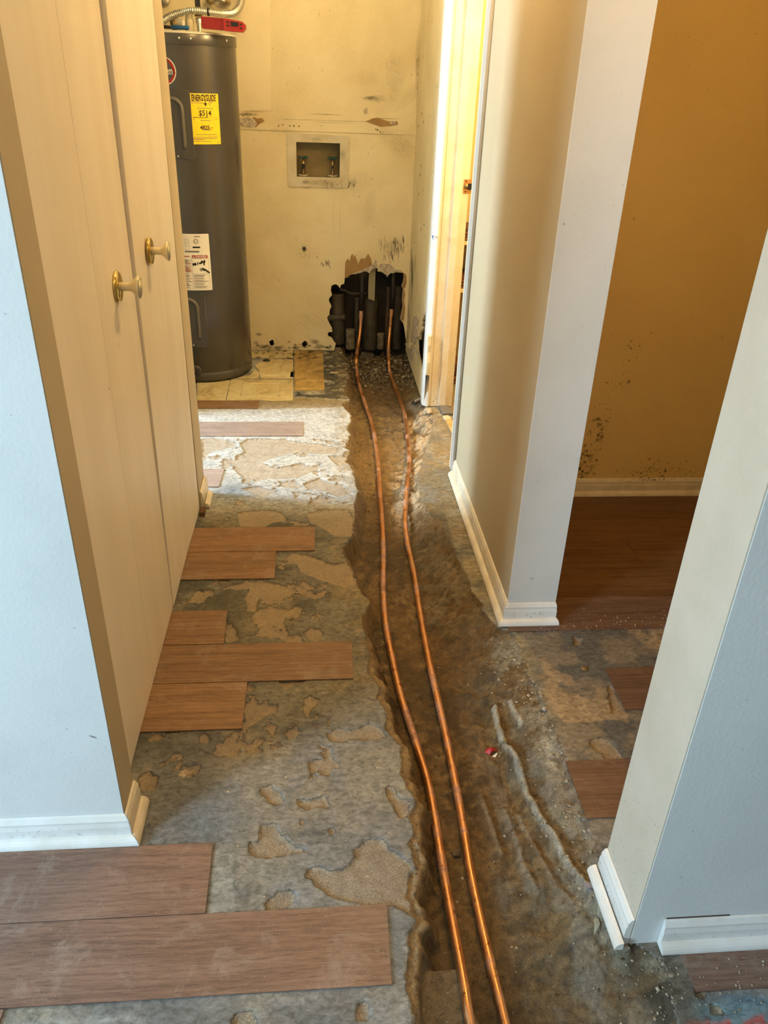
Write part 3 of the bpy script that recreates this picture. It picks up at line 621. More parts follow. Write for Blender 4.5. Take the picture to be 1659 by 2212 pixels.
# band of joint compound, slightly proud, with rough upper edge
bandp = [(513, 240), (560, 242), (585, 243), (640, 246), (700, 252), (760, 254), (830, 258), (897, 266), (902, 291), (850, 290), (760, 287), (680, 284), (600, 281), (513, 279)]
recalc(MB().plate([onY(x, y, BY) for x, y in bandp], [], lambda u, v, w: (u, BY+0.0002-w, v), 0.0032).build('joint_band', LAUND, wb))
recalc(MB().plate([onY(x, y, BY) for x, y in [(505, -40), (584, -40), (585, 238), (513, 238)]], [], lambda u, v, w: (u, BY+0.0002-w, v), 0.002).build('paint_patch', paint('pale_patch_paint', (0.80, 0.70, 0.47), None, 0.55), wb, label='paler patch of paint'))
# right wall of the laundry
RX = 0.555
def rx(pts): return [onX(x, y, RX) for x, y in pts]
rh = rx(cr([(209, 1005), (216, 1070), (216, 1140), (228, 1230), (243, 1300), (238, 1400), (232, 1480), (228, 1600), (218, 1740), (185, 1710), (150, 1650), (128, 1560), (110, 1450), (104, 1300), (122, 1310), (135, 1335), (140, 1270), (155, 1240), (180, 1210), (186, 1180), (160, 1185), (180, 1130), (164, 1120), (182, 1085), (200, 1050)], 880, 480, 5.265))
rh = [(min(u, 4.60), max(v, 0.012)) for u, v in rh]
wrl = recalc(MB().plate([(3.812, 0), (4.741, 0), (4.741, HT), (3.812, HT)], [rh], xplane(RX), 0.013).build('wall_laundry_right', LAUND)); tag(wrl, 'cream laundry side wall with a ragged hole at its foot', kind='structure')
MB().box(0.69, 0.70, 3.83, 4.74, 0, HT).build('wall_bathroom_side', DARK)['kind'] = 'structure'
MB().box(0.70, 0.706, 3.83, 4.9, 0, HT).build('wall_bathroom_left', WALLP)['kind'] = 'structure'
for k, z in enumerate((0.0,)):
    MB().box(0.575, 0.685, 3.86, 4.7, -0.005, 0.035).build('sill_plate', STUD, wrl)
MB().box(0.57, 0.685, 4.05, 4.085, 0.035, HT).build('stud', STUD, wrl)
def rflap(pts, name, mat, d=0.006):
    recalc(MB().plate(rx(pts), [], lambda u, v, w: (RX-0.001-w, u, v), d).build(name, mat, wrl))
rflap(cr([(78, 1090), (95, 1070), (125, 1075), (132, 1110), (120, 1180), (130, 1250), (140, 1300), (105, 1310), (95, 1400), (75, 1380), (72, 1200)], 880, 480, 5.265), 'torn_flap', GYPS)
rflap(cr([(5, 1380), (60, 1375), (78, 1390), (70, 1440), (30, 1410)], 880, 480, 5.265), 'torn_flap', LAUND, 0.02)
rflap(cr([(48, 1430), (75, 1440), (72, 1600), (50, 1560)], 880, 480, 5.265), 'torn_flap', GYPS, 0.006)
rflap(cr([(95, 1400), (130, 1480), (145, 1520), (110, 1490), (90, 1440)], 880, 480, 5.265), 'torn_flap', GYPS, 0.006)

# room shell out of view
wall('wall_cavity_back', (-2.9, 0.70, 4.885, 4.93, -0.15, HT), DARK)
wall('wall_side_far_end', (-2.9, -0.93, 3.64, 3.98, 0, HT), WALLP)
wall('wall_bathroom_back', (0.712, 2.4, 4.55, 4.6, 0, HT), WALLP); wall('wall_bathroom_right', (2.3, 2.4, 2.95, 4.55, 0, HT), WALLP)
wall('wall_front_back', (-2.95, 3.1, -3.2, -3.1, 0, HT), BACKP); wall('wall_front_right', (3.0, 3.1, -3.1, 0.902, 0, HT), BACKP)
def windowed(name, y0, y1, w0, w1, z0, z1):
    mb = MB().box(-2.95, -2.9, y0, w0, 0, HT).box(-2.95, -2.9, w1, y1, 0, HT).box(-2.95, -2.9, w0, w1, 0, z0).box(-2.95, -2.9, w0, w1, z1, HT)
    tag(mb.build(name, BACKP), None, kind='structure')
windowed('wall_front_left', -3.2, 1.21, -1.30, -0.10, 0.75, 2.15); windowed('wall_side_left', 2.86, 3.98, 3.02, 3.62, 0.7, 2.1)
wall('wall_closet_left', (-2.95, -2.9, 1.21, 2.86, 0, HT), WALLP)
wall('ceiling', (-2.95, 3.1, -3.2, 4.93, HT, HT+0.05), PLASTER)

# ================================================================== BASEBOARDS
BP = [(0, 0.0), (0.012, 0.0), (0.0125, 0.045), (0.010, 0.056), (0.0105, 0.062), (0.005, 0.073), (0, 0.075)]
QR = [(0.0, 0.0)]+[(0.017*math.cos(a), 0.019*math.sin(a)) for a in [0, .3, .6, .9, 1.2, 1.57]]
def baseboard(name, p0, p1, out, mat, matq, m0=0, m1=0, q0=None, q1=None, label=None, hs=1.0, parent=None, lift=0.001):
    o = recalc(MB().prism([(a+0.0008, b*hs+lift) for a, b in BP], p0, p1, out, m0, m1).build(name, mat, parent)); tag(o, label, kind='structure' if not parent else None)
    off = 0.0133
    a = q0 or p0; b = q1 or p1
    A_ = (a[0]+out[0]*off, a[1]+out[1]*off); B_ = (b[0]+out[0]*off, b[1]+out[1]*off)
    # mitre the shoe round the corner too
    d = (Vector(B_)-Vector(A_)).normalized()
    if m0: A_ = (A_[0]-d[0]*off*m0, A_[1]-d[1]*off*m0)
    if m1: B_ = (B_[0]+d[0]*off*m1, B_[1]+d[1]*off*m1)
    recalc(MB().prism([(u, v+0.005) for u, v in QR], A_, B_, out, m0, m1).build('shoe_moulding', matq, o, smooth=False)); return o
baseboard('baseboard_left', (-2.8, 1.21), (-0.43, 1.21), (0, -1), TRIMW, TRIMW, 0, 1, label='white baseboard below the near left wall')
baseboard('baseboard_left_return', (-0.4285, 1.21), (-0.4285, 1.302), (1, 0), TRIMC, TRIMC, 1, 0, label='short cream baseboard on the wall return')
baseboard('baseboard_closet_end', (-0.455, 2.716), (-0.455, 2.856), (1, 0), TRIMC, TRIMC, 0, 0, q0=(-0.452, 2.72), q1=(-0.452, 2.83), label='short cream baseboard beyond the closet doors')
baseboard('baseboard_right', (0.59, 2.995), (0.59, 1.958), (-1, 0), TRIMC, TRIMC, 0, 1, label='cream baseboard along the right hall wall')
baseboard('baseboard_post', (0.5885, 1.958), (0.738, 1.958), (0, -1), TRIMW, TRIMW, 1, 0.5, label='white baseboard on the end of the hall wall')
baseboard('baseboard_near_end', (0.609, 1.066), (0.609, 0.902), (-1, 0), TRIMW, TRIMW, 0, 0.0, q0=(0.605, 1.066), q1=(0.605, 0.888), label='white baseboard on the near right wall end')
baseboard('baseboard_near_right', (0.668, 0.902), (2.8, 0.902), (0, -1), TRIMW, TRIMW, 0, 0, q0=(0.666, 0.902), label='white baseboard below the near right wall')
baseboard('baseboard_right_room', (0.752, 2.812), (2.9, 2.812), (0, -1), TRIMC, TRIMC, 0, 0, label='cream baseboard at the foot of the mouldy wall')
MB().box(-0.452, -0.434, 2.655, 2.70, 0.0, 0.02).build('threshold_block', BRUNT, wst)

# ================================================================== CLOSET DOORS (bifold pairs)
DX = -0.462
def leaf(ya, yb, parent, o0=0.0, ot0=0.0, ob=0.0, obt=0.0, z0=0.006):
    """a flush leaf; near edge stands proud by o0 at the floor, ot0 at 1.65 m"""
    t = 0.03; zt = 2.03; k = ot0/1.65; f0 = o0; f1 = o0+k*zt
    v = []
    for z, p, ob in ((z0, f0, ob), (zt, f1, ob+obt/1.65*zt)):
        v += [(DX-t+p, ya, z), (DX+p, ya, z), (DX+ob, yb, z), (DX-t+ob, yb, z)]
    bm = bmesh.new(); vs = [bm.verts.new(q) for q in v]
    for q in [(0, 1, 2, 3), (4, 7, 6, 5), (0, 4, 5, 1), (1, 5, 6, 2), (2, 6, 7, 3), (3, 7, 4, 0)]: bm.faces.new([vs[i] for i in q])
    bmesh.ops.recalc_face_normals(bm, faces=bm.faces); bmesh.ops.bevel(bm, geom=list(bm.edges), offset=0.0012, segments=1, affect='EDGES')
    mb = MB(); mb.bm(bm); return mb.build('door_leaf', DOORP, parent)
def knob(y, z, parent, DX=DX):
    r = recalc(MB().lathe([(0.0, 0), (0.036, 0.0), (0.0365, 0.003), (0.033, 0.0075), (0.024, 0.006), (0.014, 0.003), (0.012, 0.004), (0.0, 0.004)], (DX+0.0005, y, z), (1, 0, 0), 40).build('knob_plate', BRASS, parent, smooth=True))
    recalc(MB().lathe([(0.0, 0), (0.0105, 0), (0.0095, 0.02), (0.0105, 0.030), (0.016, 0.036), (0.0245, 0.045), (0.0265, 0.049), (0.023, 0.0505), (0.012, 0.0475), (0.0, 0.0470)], (DX+0.004, y, z), (1, 0.02, 0.0), 32).build('knob', IVORY, parent, smooth=True))
d1 = thing('door_1', (DX, 1.73, 0), 'near pair of flush tan closet door leaves with an ivory knob', kind='structure')
leaf(1.376, 1.7192, d1); leaf(1.7196, 2.064, d1); knob(1.885, 1.052, d1)
d2 = thing('door_2', (DX, 2.38, 0), 'far pair of flush tan closet door leaves with an ivory knob', kind='structure')
leaf(2.070, 2.3864, d2, 0.002, 0.011, 0.0, 0.003); leaf(2.3868, 2.698, d2, 0.0, 0.003, 0.004, 0.003); knob(2.262, 1.060, d2, DX+0.0075)
MB().box(-0.60, -0.44, 1.396, 2.704, 2.035, HT).build('wall_over_closet', WALLP)['kind'] = 'structure'

# ================================================================== BATHROOM DOORWAY
d3 = thing('door_3', (0.63, 3.44, 0), 'cream bathroom door frame with a latch strike, door itself out of view', kind='structure')
jy = 3.812
MB().box(0.574, 0.5865, jy-0.012, jy+0.002, 0.003, 2.05, 0.001).build('jamb', JAMBP, d3)
MB().box(0.5865, 0.700, jy-0.014, jy, 0.003, 2.05, 0.0006).build('jamb', JAMBP, d3)
MB().box(0.630, 0.664, jy-0.026, jy-0.014, 0.003, 2.05, 0.002).build('door_stop', JAMBP, d3)
recalc(MB().plate([(.5738, jy-.012), (.5738, jy-.018), (.566, jy-.016), (.550, jy-.002), (.5455, jy+.010), (.5455, jy+.055), (.5545, jy+.060), (.5545, jy+.001), (.5738, jy+.001)], [], lambda u, v, w: (u, v, .003+w), 2.1).build('casing', TRIMW, d3, label='white casing catching the daylight'))
MB().box(0.578, 0.5895, 2.998, 3.068, 0.003, 2.10, 0.003).build('casing', SHADET, d3, label='near side casing of the doorway, shade painted in as grey')
MB().box(0.578, 0.752, 3.066, 3.080, 0.003, 2.05, 0.001).build('jamb', JAMBP, d3)
MB().box(0.55, 0.712, 3.07, jy, 2.05, HT).build('wall_over_bathroom_door', WALLP)['kind'] = 'structure'
sx, sz = onY(1010, 403, jy-0.015)
sp = MB().box(sx-0.018, sx+0.018, jy-0.0165, jy-0.0142, sz-0.030, sz+0.030, 0.001).build('strike_plate', paint('copper_plate', (0.70, 0.40, 0.18), None, 0.35, metal=0.7), d3)
MB().box(sx+0.000, sx+0.020, jy-0.022, jy-0.0166, sz-0.013, sz+0.013, 0.002).build('latch_opening', BLACK, sp)
MB().lathe([(0, 0), (0.011, 0), (0.010, 0.004), (0, 0.005)], (sx-0.006, jy-0.0166, sz), (0, -1, 0), 16).build('latch_lip', AGED, sp, smooth=True)
for dz in (-0.022, 0.022): MB().lathe([(0, 0), (0.0035, 0), (0.003, 0.0012), (0, 0.0014)], (sx-0.008, jy-0.0166, sz+dz), (0, -1, 0), 10).build('screw', BLACK, sp)
ty, tz = onX(935, 512, 0.5455)
recalc(MB().plate([(ty-0.02, tz+0.012), (ty-0.02, tz-0.012), (ty+0.03, tz)], [], lambda u, v, w: (0.5453-w, u, v), 0.0006).build('tape_corner', TAPE, d3, label='small triangle of blue tape'))
# bathroom shelf tower seen through the gap
sh = thing('shelf_unit', (0.80, 4.25, 0), 'cream shelf unit just visible past the bathroom door frame', 'shelf')
MB().box(0.715, 0.95, 4.40, 4.42, 0.001, 2.1).build('back_panel', SHELF, sh)
MB().box(0.93, 0.95, 4.12, 4.40, 0.001, 2.1).build('side_panel', SHELF, sh)
for px, ya, yb in [(1012, 493, 520), (1004, 597, 623), (988, 800, 835)]:
    xx, za = onY(px, ya, 4.14); _, zb = onY(px, yb, 4.14)
    if zb < 0.003: za += 0.003-zb; zb = 0.003
    MB().box(0.714, 0.93, 4.11, 4.40, zb-0.016, zb-0.002).build('shelf_board', SHELF, sh) if zb > 0.05 else None
    b = MB()
    for q in range(4): b.box(0.716+0.002*(q % 2), 0.90, 4.14+0.002*(q % 2), 4.34, zb+(za-zb)*q/4, zb+(za-zb)*(q+0.9)/4, 0.002)
    where = {493: 'on the upper shelf', 597: 'on the middle shelf', 800: 'on the low shelf', 842: 'at the bottom near the floor'}[ya]
    tag(b.build('basket', BASKET), 'dark brown banded basket '+where+' behind the bathroom door frame', 'basket', 'brown baskets past the door frame')

# ================================================================== WATER HEATER
HX, HY, HR = -0.622, 4.385, 0.252
def cyl(px, py, R=HR):
    d = ray(px, py); a = d.x**2+d.y**2; b = -2*(d.x*HX+d.y*HY); c = HX*HX+HY*HY-R*R
    t = (-b-math.sqrt(max(b*b-4*a*c, 0)))/(2*a); return (math.atan2(d.x*t-HX, HY-d.y*t), CAMH+d.z*t)
def cp(th, z, r): return (HX+r*math.sin(th), HY-r*math.cos(th), z)
wh = thing('water_heater', (HX, HY, 0), 'tall dark grey cylindrical water heater beside the laundry wall', 'water heater')
HT_Z = cyl(440, 96)[1]
def ringprof(pr, name, mat, n=72, **k):
    v = []; f = []; m = len(pr)
    for r, z in pr:
        for i in range(n): v.append(cp(2*PI*i/n, z, max(r, 1e-4)))
    for j in range(m-1):
        for i in range(n): f.append((j*n+i, j*n+(i+1) % n, (j+1)*n+(i+1) % n, (j+1)*n+i))
    return recalc(make(name, v, f, mat, wh, smooth=True, **k))
ringprof([(0.0, 0.012), (HR-0.004, 0.012), (HR, 0.014), (HR, 0.055), (HR-0.004, 0.058), (HR-0.004, 0.062), (HR, 0.066), (HR, 0.5), (HR, 1.0), (HR, HT_Z-0.002)], 'tank_body', TANK)
ringprof([(HR+0.003, HT_Z-0.004), (HR+0.004, HT_Z), (HR+0.004, HT_Z+0.036), (HR+0.002, HT_Z+0.042)], 'top_rim', TANK)
ringprof([(HR+0.004, HT_Z+0.040), (HR+0.001, HT_Z+0.046), (HR-0.02, HT_Z+0.050), (0, HT_Z+0.052)], 'top_cap', TANKTOP)
ringprof([(0, 0.002), (HR-0.02, 0.002), (HR-0.02, 0.014), (0, 0.014)], 'base_ring', BLACK)
TOPZ = HT_Z+0.052
for px in (386, 411, 487):
    th, z = cyl(px, 78); a = Vector(cp(th, HT_Z+0.02, HR+0.004)); n_ = Vector((math.sin(th), -math.cos(th), 0))
    MB().lathe([(0, 0), (0.006, 0), (0.005, 0.003), (0, 0.004)], a, n_, 10).build('screw', STEEL, wh, smooth=True)
def wrap(pts2, seg=0.02):
    return pts2
def cplate(u0, u1, z0, z1, r, t, rad, name, mat, parent, shear=0.0):
    """rounded rectangle wrapped on the tank; u = arc length"""
    pts = []; n = 5
    for (cx, cz, a0) in ((u1-rad, z1-rad, 0), (u0+rad, z1-rad, 90), (u0+rad, z0+rad, 180), (u1-rad, z0+rad, 270)):
        for k in range(n+1):
            a = math.radians(a0+90*k/n); pts.append((cx+rad*math.cos(a), cz+rad*math.sin(a)))
    bm = bmesh.new(); top = bm.faces.new([bm.verts.new((u, 0, z)) for u, z in pts])
    nst = max(2, int((u1-u0)/0.012))
    for k in range(1, nst):
        uc = u0+(u1-u0)*k/nst
        bmesh.ops.bisect_plane(bm, geom=list(bm.verts)+list(bm.edges)+list(bm.faces), plane_co=(uc, 0, 0), plane_no=(1, 0, 0))
    ex = bmesh.ops.extrude_face_region(bm, geom=list(bm.faces)); 
    for q in ex['geom']:
        if isinstance(q, bmesh.types.BMVert): q.co.y = t
    bmesh.ops.recalc_face_normals(bm, faces=bm.faces)
    for q in bm.verts: q.co = Vector(cp(q.co.x/HR, q.co.z, r+q.co.y))
    mb = MB(); mb.bm(bm); return recalc(mb.build(name, mat, parent))
def U(px, py): th, z = cyl(px, py); return th*HR, z
# stickers
ue0, ze1 = U(404, 201); ue1, ze0 = U(479, 311)
eg = cplate(ue0+0.003, ue1-0.005, ze0, ze1, HR+0.0003, 0.0006, 0.003, 'energy_label', YELLOW, wh)
def text_on(txt, u, z, size, mat, parent, sx=1.0, align='CENTER', r=None, bold=0.0, font_off=0.0):
    r = r or HR+0.0014
    cu = bpy.data.curves.new('txt', 'FONT'); cu.body = txt; cu.size = size; cu.align_x = align; cu.align_y = 'CENTER'; cu.offset = bold; cu.resolution_u = 3
    to = bpy.data.objects.new('txt', cu); COL.objects.link(to); bpy.context.view_layer.update()
    mm = bpy.data.meshes.new_from_object(to.evaluated_get(bpy.context.evaluated_depsgraph_get()))
    vs = [cp((u+q.co.x*sx)/HR, z+q.co.y, r) for q in mm.vertices]; fs = [tuple(p.vertices) for p in mm.polygons]
    bpy.data.objects.remove(to)
    return make('lettering', vs, fs, mat, parent)
def strip(bars, mat, parent, name='print', r=None):
    mb = MB(); r = r or HR+0.0013
    for (u0, u1, z0, z1) in bars:
        n = max(1, int((u1-u0)/0.008))
        for k in range(n):
            a, b = u0+(u1-u0)*k/n, u0+(u1-u0)*(k+1)/n
            mb.add([cp(a/HR, z0, r), cp(b/HR, z0, r), cp(b/HR, z1, r), cp(a/HR, z1, r)], [(0, 1, 2, 3)])
    return mb.build(name, mat, parent, kind='stuff' if len(bars) > 1 else None)
uw = ue1-ue0-0.008; uc = (ue0+ue1)/2-0.001; zh = ze1-ze0
P_ = lambda fu, fz: (ue0+0.003+uw*fu, ze1-zh*fz)
text_on('ENERGYGUIDE', P_(0.5, 0)[0], P_(0, 0.092)[1], 0.034, INK, eg, 0.52, bold=0.0012)
strip([(P_(0.53, 0)[0]-0.0018, P_(0.53, 0)[0]+0.0018, P_(0, .20)[1], P_(0, .11)[1])], INK, eg, 'arrow')
a0 = P_(0.53, 0.185); make('arrow', [cp((a0[0]-0.009)/HR, a0[1], HR+0.0014), cp((a0[0]+0.009)/HR, a0[1], HR+0.0014), cp(a0[0]/HR, a0[1]-0.014, HR+0.0014)], [(0, 2, 1)], INK, eg)
text_on('$514', P_(0.50, 0)[0], P_(0, .385)[1], 0.032, INK, eg, 0.95, bold=0.0006)
a1 = P_(0.555, 0.43); make('arrow', [cp((a1[0]-0.003)/HR, a1[1], HR+0.0014), cp((a1[0]+0.003)/HR, a1[1], HR+0.0014), cp(a1[0]/HR, a1[1]-0.010, HR+0.0014)], [(0, 2, 1)], INK, eg)
text_on('4825', P_(0.46, 0)[0], P_(0, .668)[1], 0.024, INK, eg, 0.95, bold=0.0006)
text_on('kWh', P_(0.68, 0)[0], P_(0, .672)[1], 0.008, INK, eg)
strip([(P_(.10, 0)[0], P_(.56, 0)[0], P_(0, .473)[1], P_(0, .461)[1])], INK, eg)
rb = random.Random(5)
strip([(P_(.56, 0)[0], P_(.93, 0)[0], P_(0, .470)[1], P_(0, .467)[1]), (P_(.04, 0)[0], P_(.97, 0)[0], P_(0, .2365)[1], P_(0, .2345)[1]), (P_(.04, 0)[0], P_(.97, 0)[0], P_(0, .5885)[1], P_(0, .5865)[1])] +
      [(P_(a, 0)[0], P_(b, 0)[0], P_(0, z+.006)[1], P_(0, z-.004)[1]) for a, b, z in [(.08, .24, .023), (.4, .92, .024), (.07, .35, .158), (.07, .47, .185), (.63, .85, .155), (.63, .78, .182), (.63, .72, .208), (.24, .80, .285), (.10, .17, .505), (.85, .90, .505), (.33, .68, .525), (.37, .68, .712), (.15, .87, .805), (.08, .90, .855), (.05, .87, .885), (.05, .40, .905), (.04, .32, .942), (.35, .66, .942), (.85, .96, .96)]], INKG, eg, 'fine_print')
# white warning label
uw0, zw1 = U(380, 503); uw1, zw0 = U(460, 626)
uw0 = uw1-0.40*1.0*0.62
wlb = cplate(uw0, uw1-0.002, zw0, zw1-0.002, HR+0.0003, 0.0006, 0.004, 'warning_label', PAPER, wh)
LW = uw1-uw0; LZ = zw1-zw0
Q_ = lambda fr, fz: (uw1-fr, zw1-LZ*fz)
def qb(a, b, z0, z1): return (uw1-b, uw1-a, zw1-LZ*z1, zw1-LZ*z0)
strip([qb(0.016, 0.092, .375, .425)], INKR, wlb, 'danger_band')
text_on('DANGER', uw1-0.048, zw1-LZ*.4015, 0.0125, PAPER, wlb, 1.05, r=HR+0.0018, bold=0.0003)
make('danger_triangle', [cp((uw1-0.088)/HR, zw1-LZ*.417, HR+0.0018), cp((uw1-0.078)/HR, zw1-LZ*.417, HR+0.0018), cp((uw1-0.083)/HR, zw1-LZ*.385, HR+0.0018)], [(0, 1, 2)], PAPER, wlb)
fr = []
for (a, b, z0, z1) in [(0.012, 0.094, .43, .963), (0.098, 0.19, .39, .963)]:
    fr += [qb(a, a+0.001, z0, z1), qb(b-0.001, b, z0, z1), qb(a, b, z1-0.003, z1), qb(a, b, z0, z0+0.003)]
fr += [qb(0.012, 0.094, .700, .7035), qb(0.102, 0.15, .11, .113), qb(0.102, 0.15, .16, .163), qb(0.102, 0.15, .21, .213), qb(0.118, 0.119, .075, .285), qb(0.102, 0.103, .075, .285), qb(0.102, 0.15, .28, .283), qb(0.05, 0.09, .0625, .0645)]
for z in [.72, .735, .75, .775, .79, .815, .83, .845, .87, .885, .91, .925, .945]: fr.append(qb(rb.uniform(.018, .045), 0.090, z, z+.008))
z = .45
while z < .95:
    if rb.random() > .16: fr.append(qb(0.101+rb.uniform(0, .02), 0.186, z, z+.008))
    z += 0.0135
strip(fr, INKG, wlb, 'fine_print')
strip([qb(0.106, 0.14, .385, .41)]+[qb(0.101, 0.13, z, z+.010) for z in (.50, .515, .56, .59, .62, .633, .646, .66)], INKP, wlb, 'red_print')
strip([qb(0.045, 0.075, .045, .055)]+[qb(0.055+0.0022*k, 0.0562+0.0022*k+0.0008*(k % 3 == 0), .298, .325) for k in range(32)]+[qb(0.048, 0.085, .222, .250)], INK, wlb, 'barcode')
# ring mark
rg = MB(); cu_, cz_ = uw1-0.0675, zw1-LZ*.135
for k in range(20):
    a, b = 2*PI*k/20, 2*PI*(k+1)/20
    rg.add([cp((cu_+r*math.cos(t))/HR, cz_+r*math.sin(t), HR+0.0014) for r, t in ((0.009, a), (0.0115, a), (0.0115, b), (0.009, b))], [(0, 1, 2, 3)])
rg.build('ring_mark', INK, wlb); text_on('UL', cu_, cz_, 0.009, INK, wlb)
# pictogram: two handles, spout, hand under hot water
pg = MB()
def disc(mb, u, z, ru, rz, n=12, rot=0.0):
    pts = []
    for k in range(n):
        a = 2*PI*k/n; x, y = ru*math.cos(a), rz*math.sin(a); pts.append(cp((u+x*math.cos(rot)-y*math.sin(rot))/HR, z+x*math.sin(rot)+y*math.cos(rot), HR+0.0015))
    mb.add(pts, [tuple(range(n))])
yz = lambda f_: zw1-LZ*f_
for u, f_ in ((0.087, .535), (0.078, .53), (0.045, .49), (0.033, .485)): disc(pg, uw1-u, yz(f_), 0.0055, 0.0075)
disc(pg, uw1-0.052, yz(.51), 0.009, 0.005, rot=.2); disc(pg, uw1-0.036, yz(.52), 0.0035, 0.011, rot=.2); disc(pg, uw1-0.066, yz(.52), 0.003, 0.008)
disc(pg, uw1-0.036, yz(.63), 0.013, 0.006, rot=-.35); disc(pg, uw1-0.020, yz(.665), 0.014, 0.0045, rot=-.7)
for k, (a, b) in enumerate([(-.052, .608), (-.055, .622), (-.054, .637), (-.050, .648), (-.044, .60)]): disc(pg, uw1+a, yz(b), 0.006, 0.0014, rot=-.3+.18*k)
pg.build('pictogram', INK, wlb)
# round red brand badge with white lettering
ub, zb_ = U(381, 154); ub -= 0.059
bd = MB(); disc(bd, ub, zb_, 0.058, 0.058, 40); bd.v = [cp(math.atan2(x-HX, HY-y), z, HR+0.0004) for x, y, z in bd.v]
bdo = bd.build('badge', PAPER, wh)
bd = MB(); disc(bd, ub, zb_, 0.0535, 0.0535, 40); bd.v = [cp(math.atan2(x-HX, HY-y), z, HR+0.0008) for x, y, z in bd.v]; bd.build('badge_face', INKR, bdo)
text_on('Rheem', ub+0.010, zb_, 0.046, PAPER, bdo, 0.50, r=HR+0.0013, bold=0.0004)
# access covers with raised arched rib
def cover(px0, py0, px1, py1):
    u1_, z1_ = U(px1, py0); _, z0_ = U(px1, py1); u0_ = u1_-0.15
    c = cplate(u0_, u1_, z0_, z1_, HR, 0.004, 0.018, 'access_cover', TANKP, wh)
    edge = MB(); pts = []
    for (cx, cz, a0) in ((u1_-.018, z1_-.018, 0), (u0_+.018, z1_-.018, 90), (u0_+.018, z0_+.018, 180), (u1_-.018, z0_+.018, 270)):
        for k in range(5):
            a = math.radians(a0+90*k/4); pts.append(cp((cx+.018*math.cos(a))/HR, cz+.018*math.sin(a), HR+0.004))
    edge.tube(pts+[pts[0]], 0.0012, 6).build('cover_edge', TANKH, c, smooth=True)
    ar = []; w_ = u1_-0.036-u0_
    for k in range(9): a = PI/2*k/8; ar.append((u1_-0.036-0.045*(1-math.sin(a)), z1_-0.030-0.045*(1-math.cos(a)) if 0 else 0))
    path = [(u0_+0.03, z1_-0.035), (u1_-0.085, z1_-0.035)]+[(u1_-0.085+0.045*math.sin(a), z1_-0.080+0.045*math.cos(a)) for a in [PI/2*k/6 for k in range(1, 7)]]+[(u1_-0.040, z0_+0.06), (u1_-0.040, z0_+0.045)]
    MB().tube([cp(u/HR, z_, HR+0.003) for u, z_ in path], [0.007]+[0.010]*(len(path)-2)+[0.006], 8).build('cover_rib', TANKH, c, smooth=True)
    MB().lathe([(0, 0), (0.005, 0), (0.004, 0.003), (0, 0.003)], cp((u0_+u1_)/2/HR, z0_+0.012, HR+.004), (math.sin((u0_+u1_)/2/HR), -math.cos((u0_+u1_)/2/HR), 0), 8).build('screw', STEEL, c)
cover(350, 195, 409, 344); cover(400, 632, 441, 750)
th, z_ = cyl(424, 801); n_ = Vector((math.sin(th), -math.cos(th), 0))
dv = MB().lathe([(0, 0), (0.030, 0), (0.030, 0.003), (0.024, 0.006), (0, 0.006)], cp(th, z_, HR-0.001), n_, 28).build('drain_plate', TANKP, wh, smooth=True)
MB().lathe([(0.011, 0), (0.013, 0.0), (0.013, 0.022), (0.008, 0.024), (0.008, 0.012), (0, 0.012)], cp(th-0.02, z_, HR+0.005), n_, 16).build('drain_valve', BLACK, dv, smooth=True)
# fittings on top
def topthing(px, py, z): # point above the tank top on plane Y
    pass
def at(px, py, Yp): x, z = onY(px, py, Yp); return Vector((x, Yp, z))
p = at(431, 66, 4.36); 
cw = thing('supply_pipe', (p.x, 4.36, TOPZ), 'dark vertical supply pipe with a brass union on the heater top', 'pipe')
zt = lambda py, Yp=4.36: onY(431, py, Yp)[1]
MB().lathe([(0.010, 0), (0.011, zt(50)-TOPZ), (0.015, zt(50)-TOPZ), (0.015, zt(40)-TOPZ), (0.011, zt(38)-TOPZ), (0.0, zt(38)-TOPZ)], (p.x, 4.36, TOPZ), (0, 0, 1), 12).build('brass_union', STEEL, cw)
MB().lathe([(0.0, 0), (0.018, 0), (0.019, 0.03), (0.014, 0.035), (0, .035)], (p.x, 4.36, zt(36)), (0, 0, 1), 10).build('pipe_nut', AGED, cw)
MB().box(p.x-0.011, p.x+0.011, 4.35, 4.37, zt(36)+.035, 2.3).build('pipe_riser', BLACK, cw)
# flexible metal conduit (ribbed) curving up to the wall
cpts = [(330, 56, 4.26), (348, 48, 4.26), (366, 36, 4.28), (392, 27, 4.30), (420, 23, 4.30), (450, 26, 4.32), (480, 30, 4.36), (503, 28, 4.42), (518, 14, 4.5), (523, -6, 4.58), (524, -40, 4.7)]
cv = [at(*q) for q in cpts]
def smoothpath(P, n):
    out = []
    for i in range(len(P)-1):
        p0 = P[max(i-1, 0)]; p1 = P[i]; p2 = P[i+1]; p3 = P[min(i+2, len(P)-1)]
        for k in range(n):
            t = k/n; out.append(0.5*((2*p1)+(p2-p0)*t+(2*p0-5*p1+4*p2-p3)*t*t+(3*p1-p0-3*p2+p3)*t**3))
    return out+[P[-1]]
cvs = smoothpath(cv, 26); rad = [0.0130+(0.0030 if i % 4 < 2 else -0.0020) for i in range(len(cvs))]
cd = thing('flexible_conduit', tuple(cv[3]), 'ribbed silver flexible conduit curving over the heater to the wall', 'conduit')
MB().tube(cvs, rad, 14).build('ribbed_sleeve', STEEL, cd, smooth=True)
k0 = cvs[int(len(cvs)*.50)]; MB().tube([k0-Vector((0.004, 0, 0)), k0+Vector((0.004, 0, 0))], 0.017, 12).build('cable_tie', BLACK, cd)
wre = smoothpath([at(346, 36, 4.27), at(362, 36, 4.27), at(380, 36, 4.27), at(400, 30, 4.27), at(415, 22, 4.28)], 6)
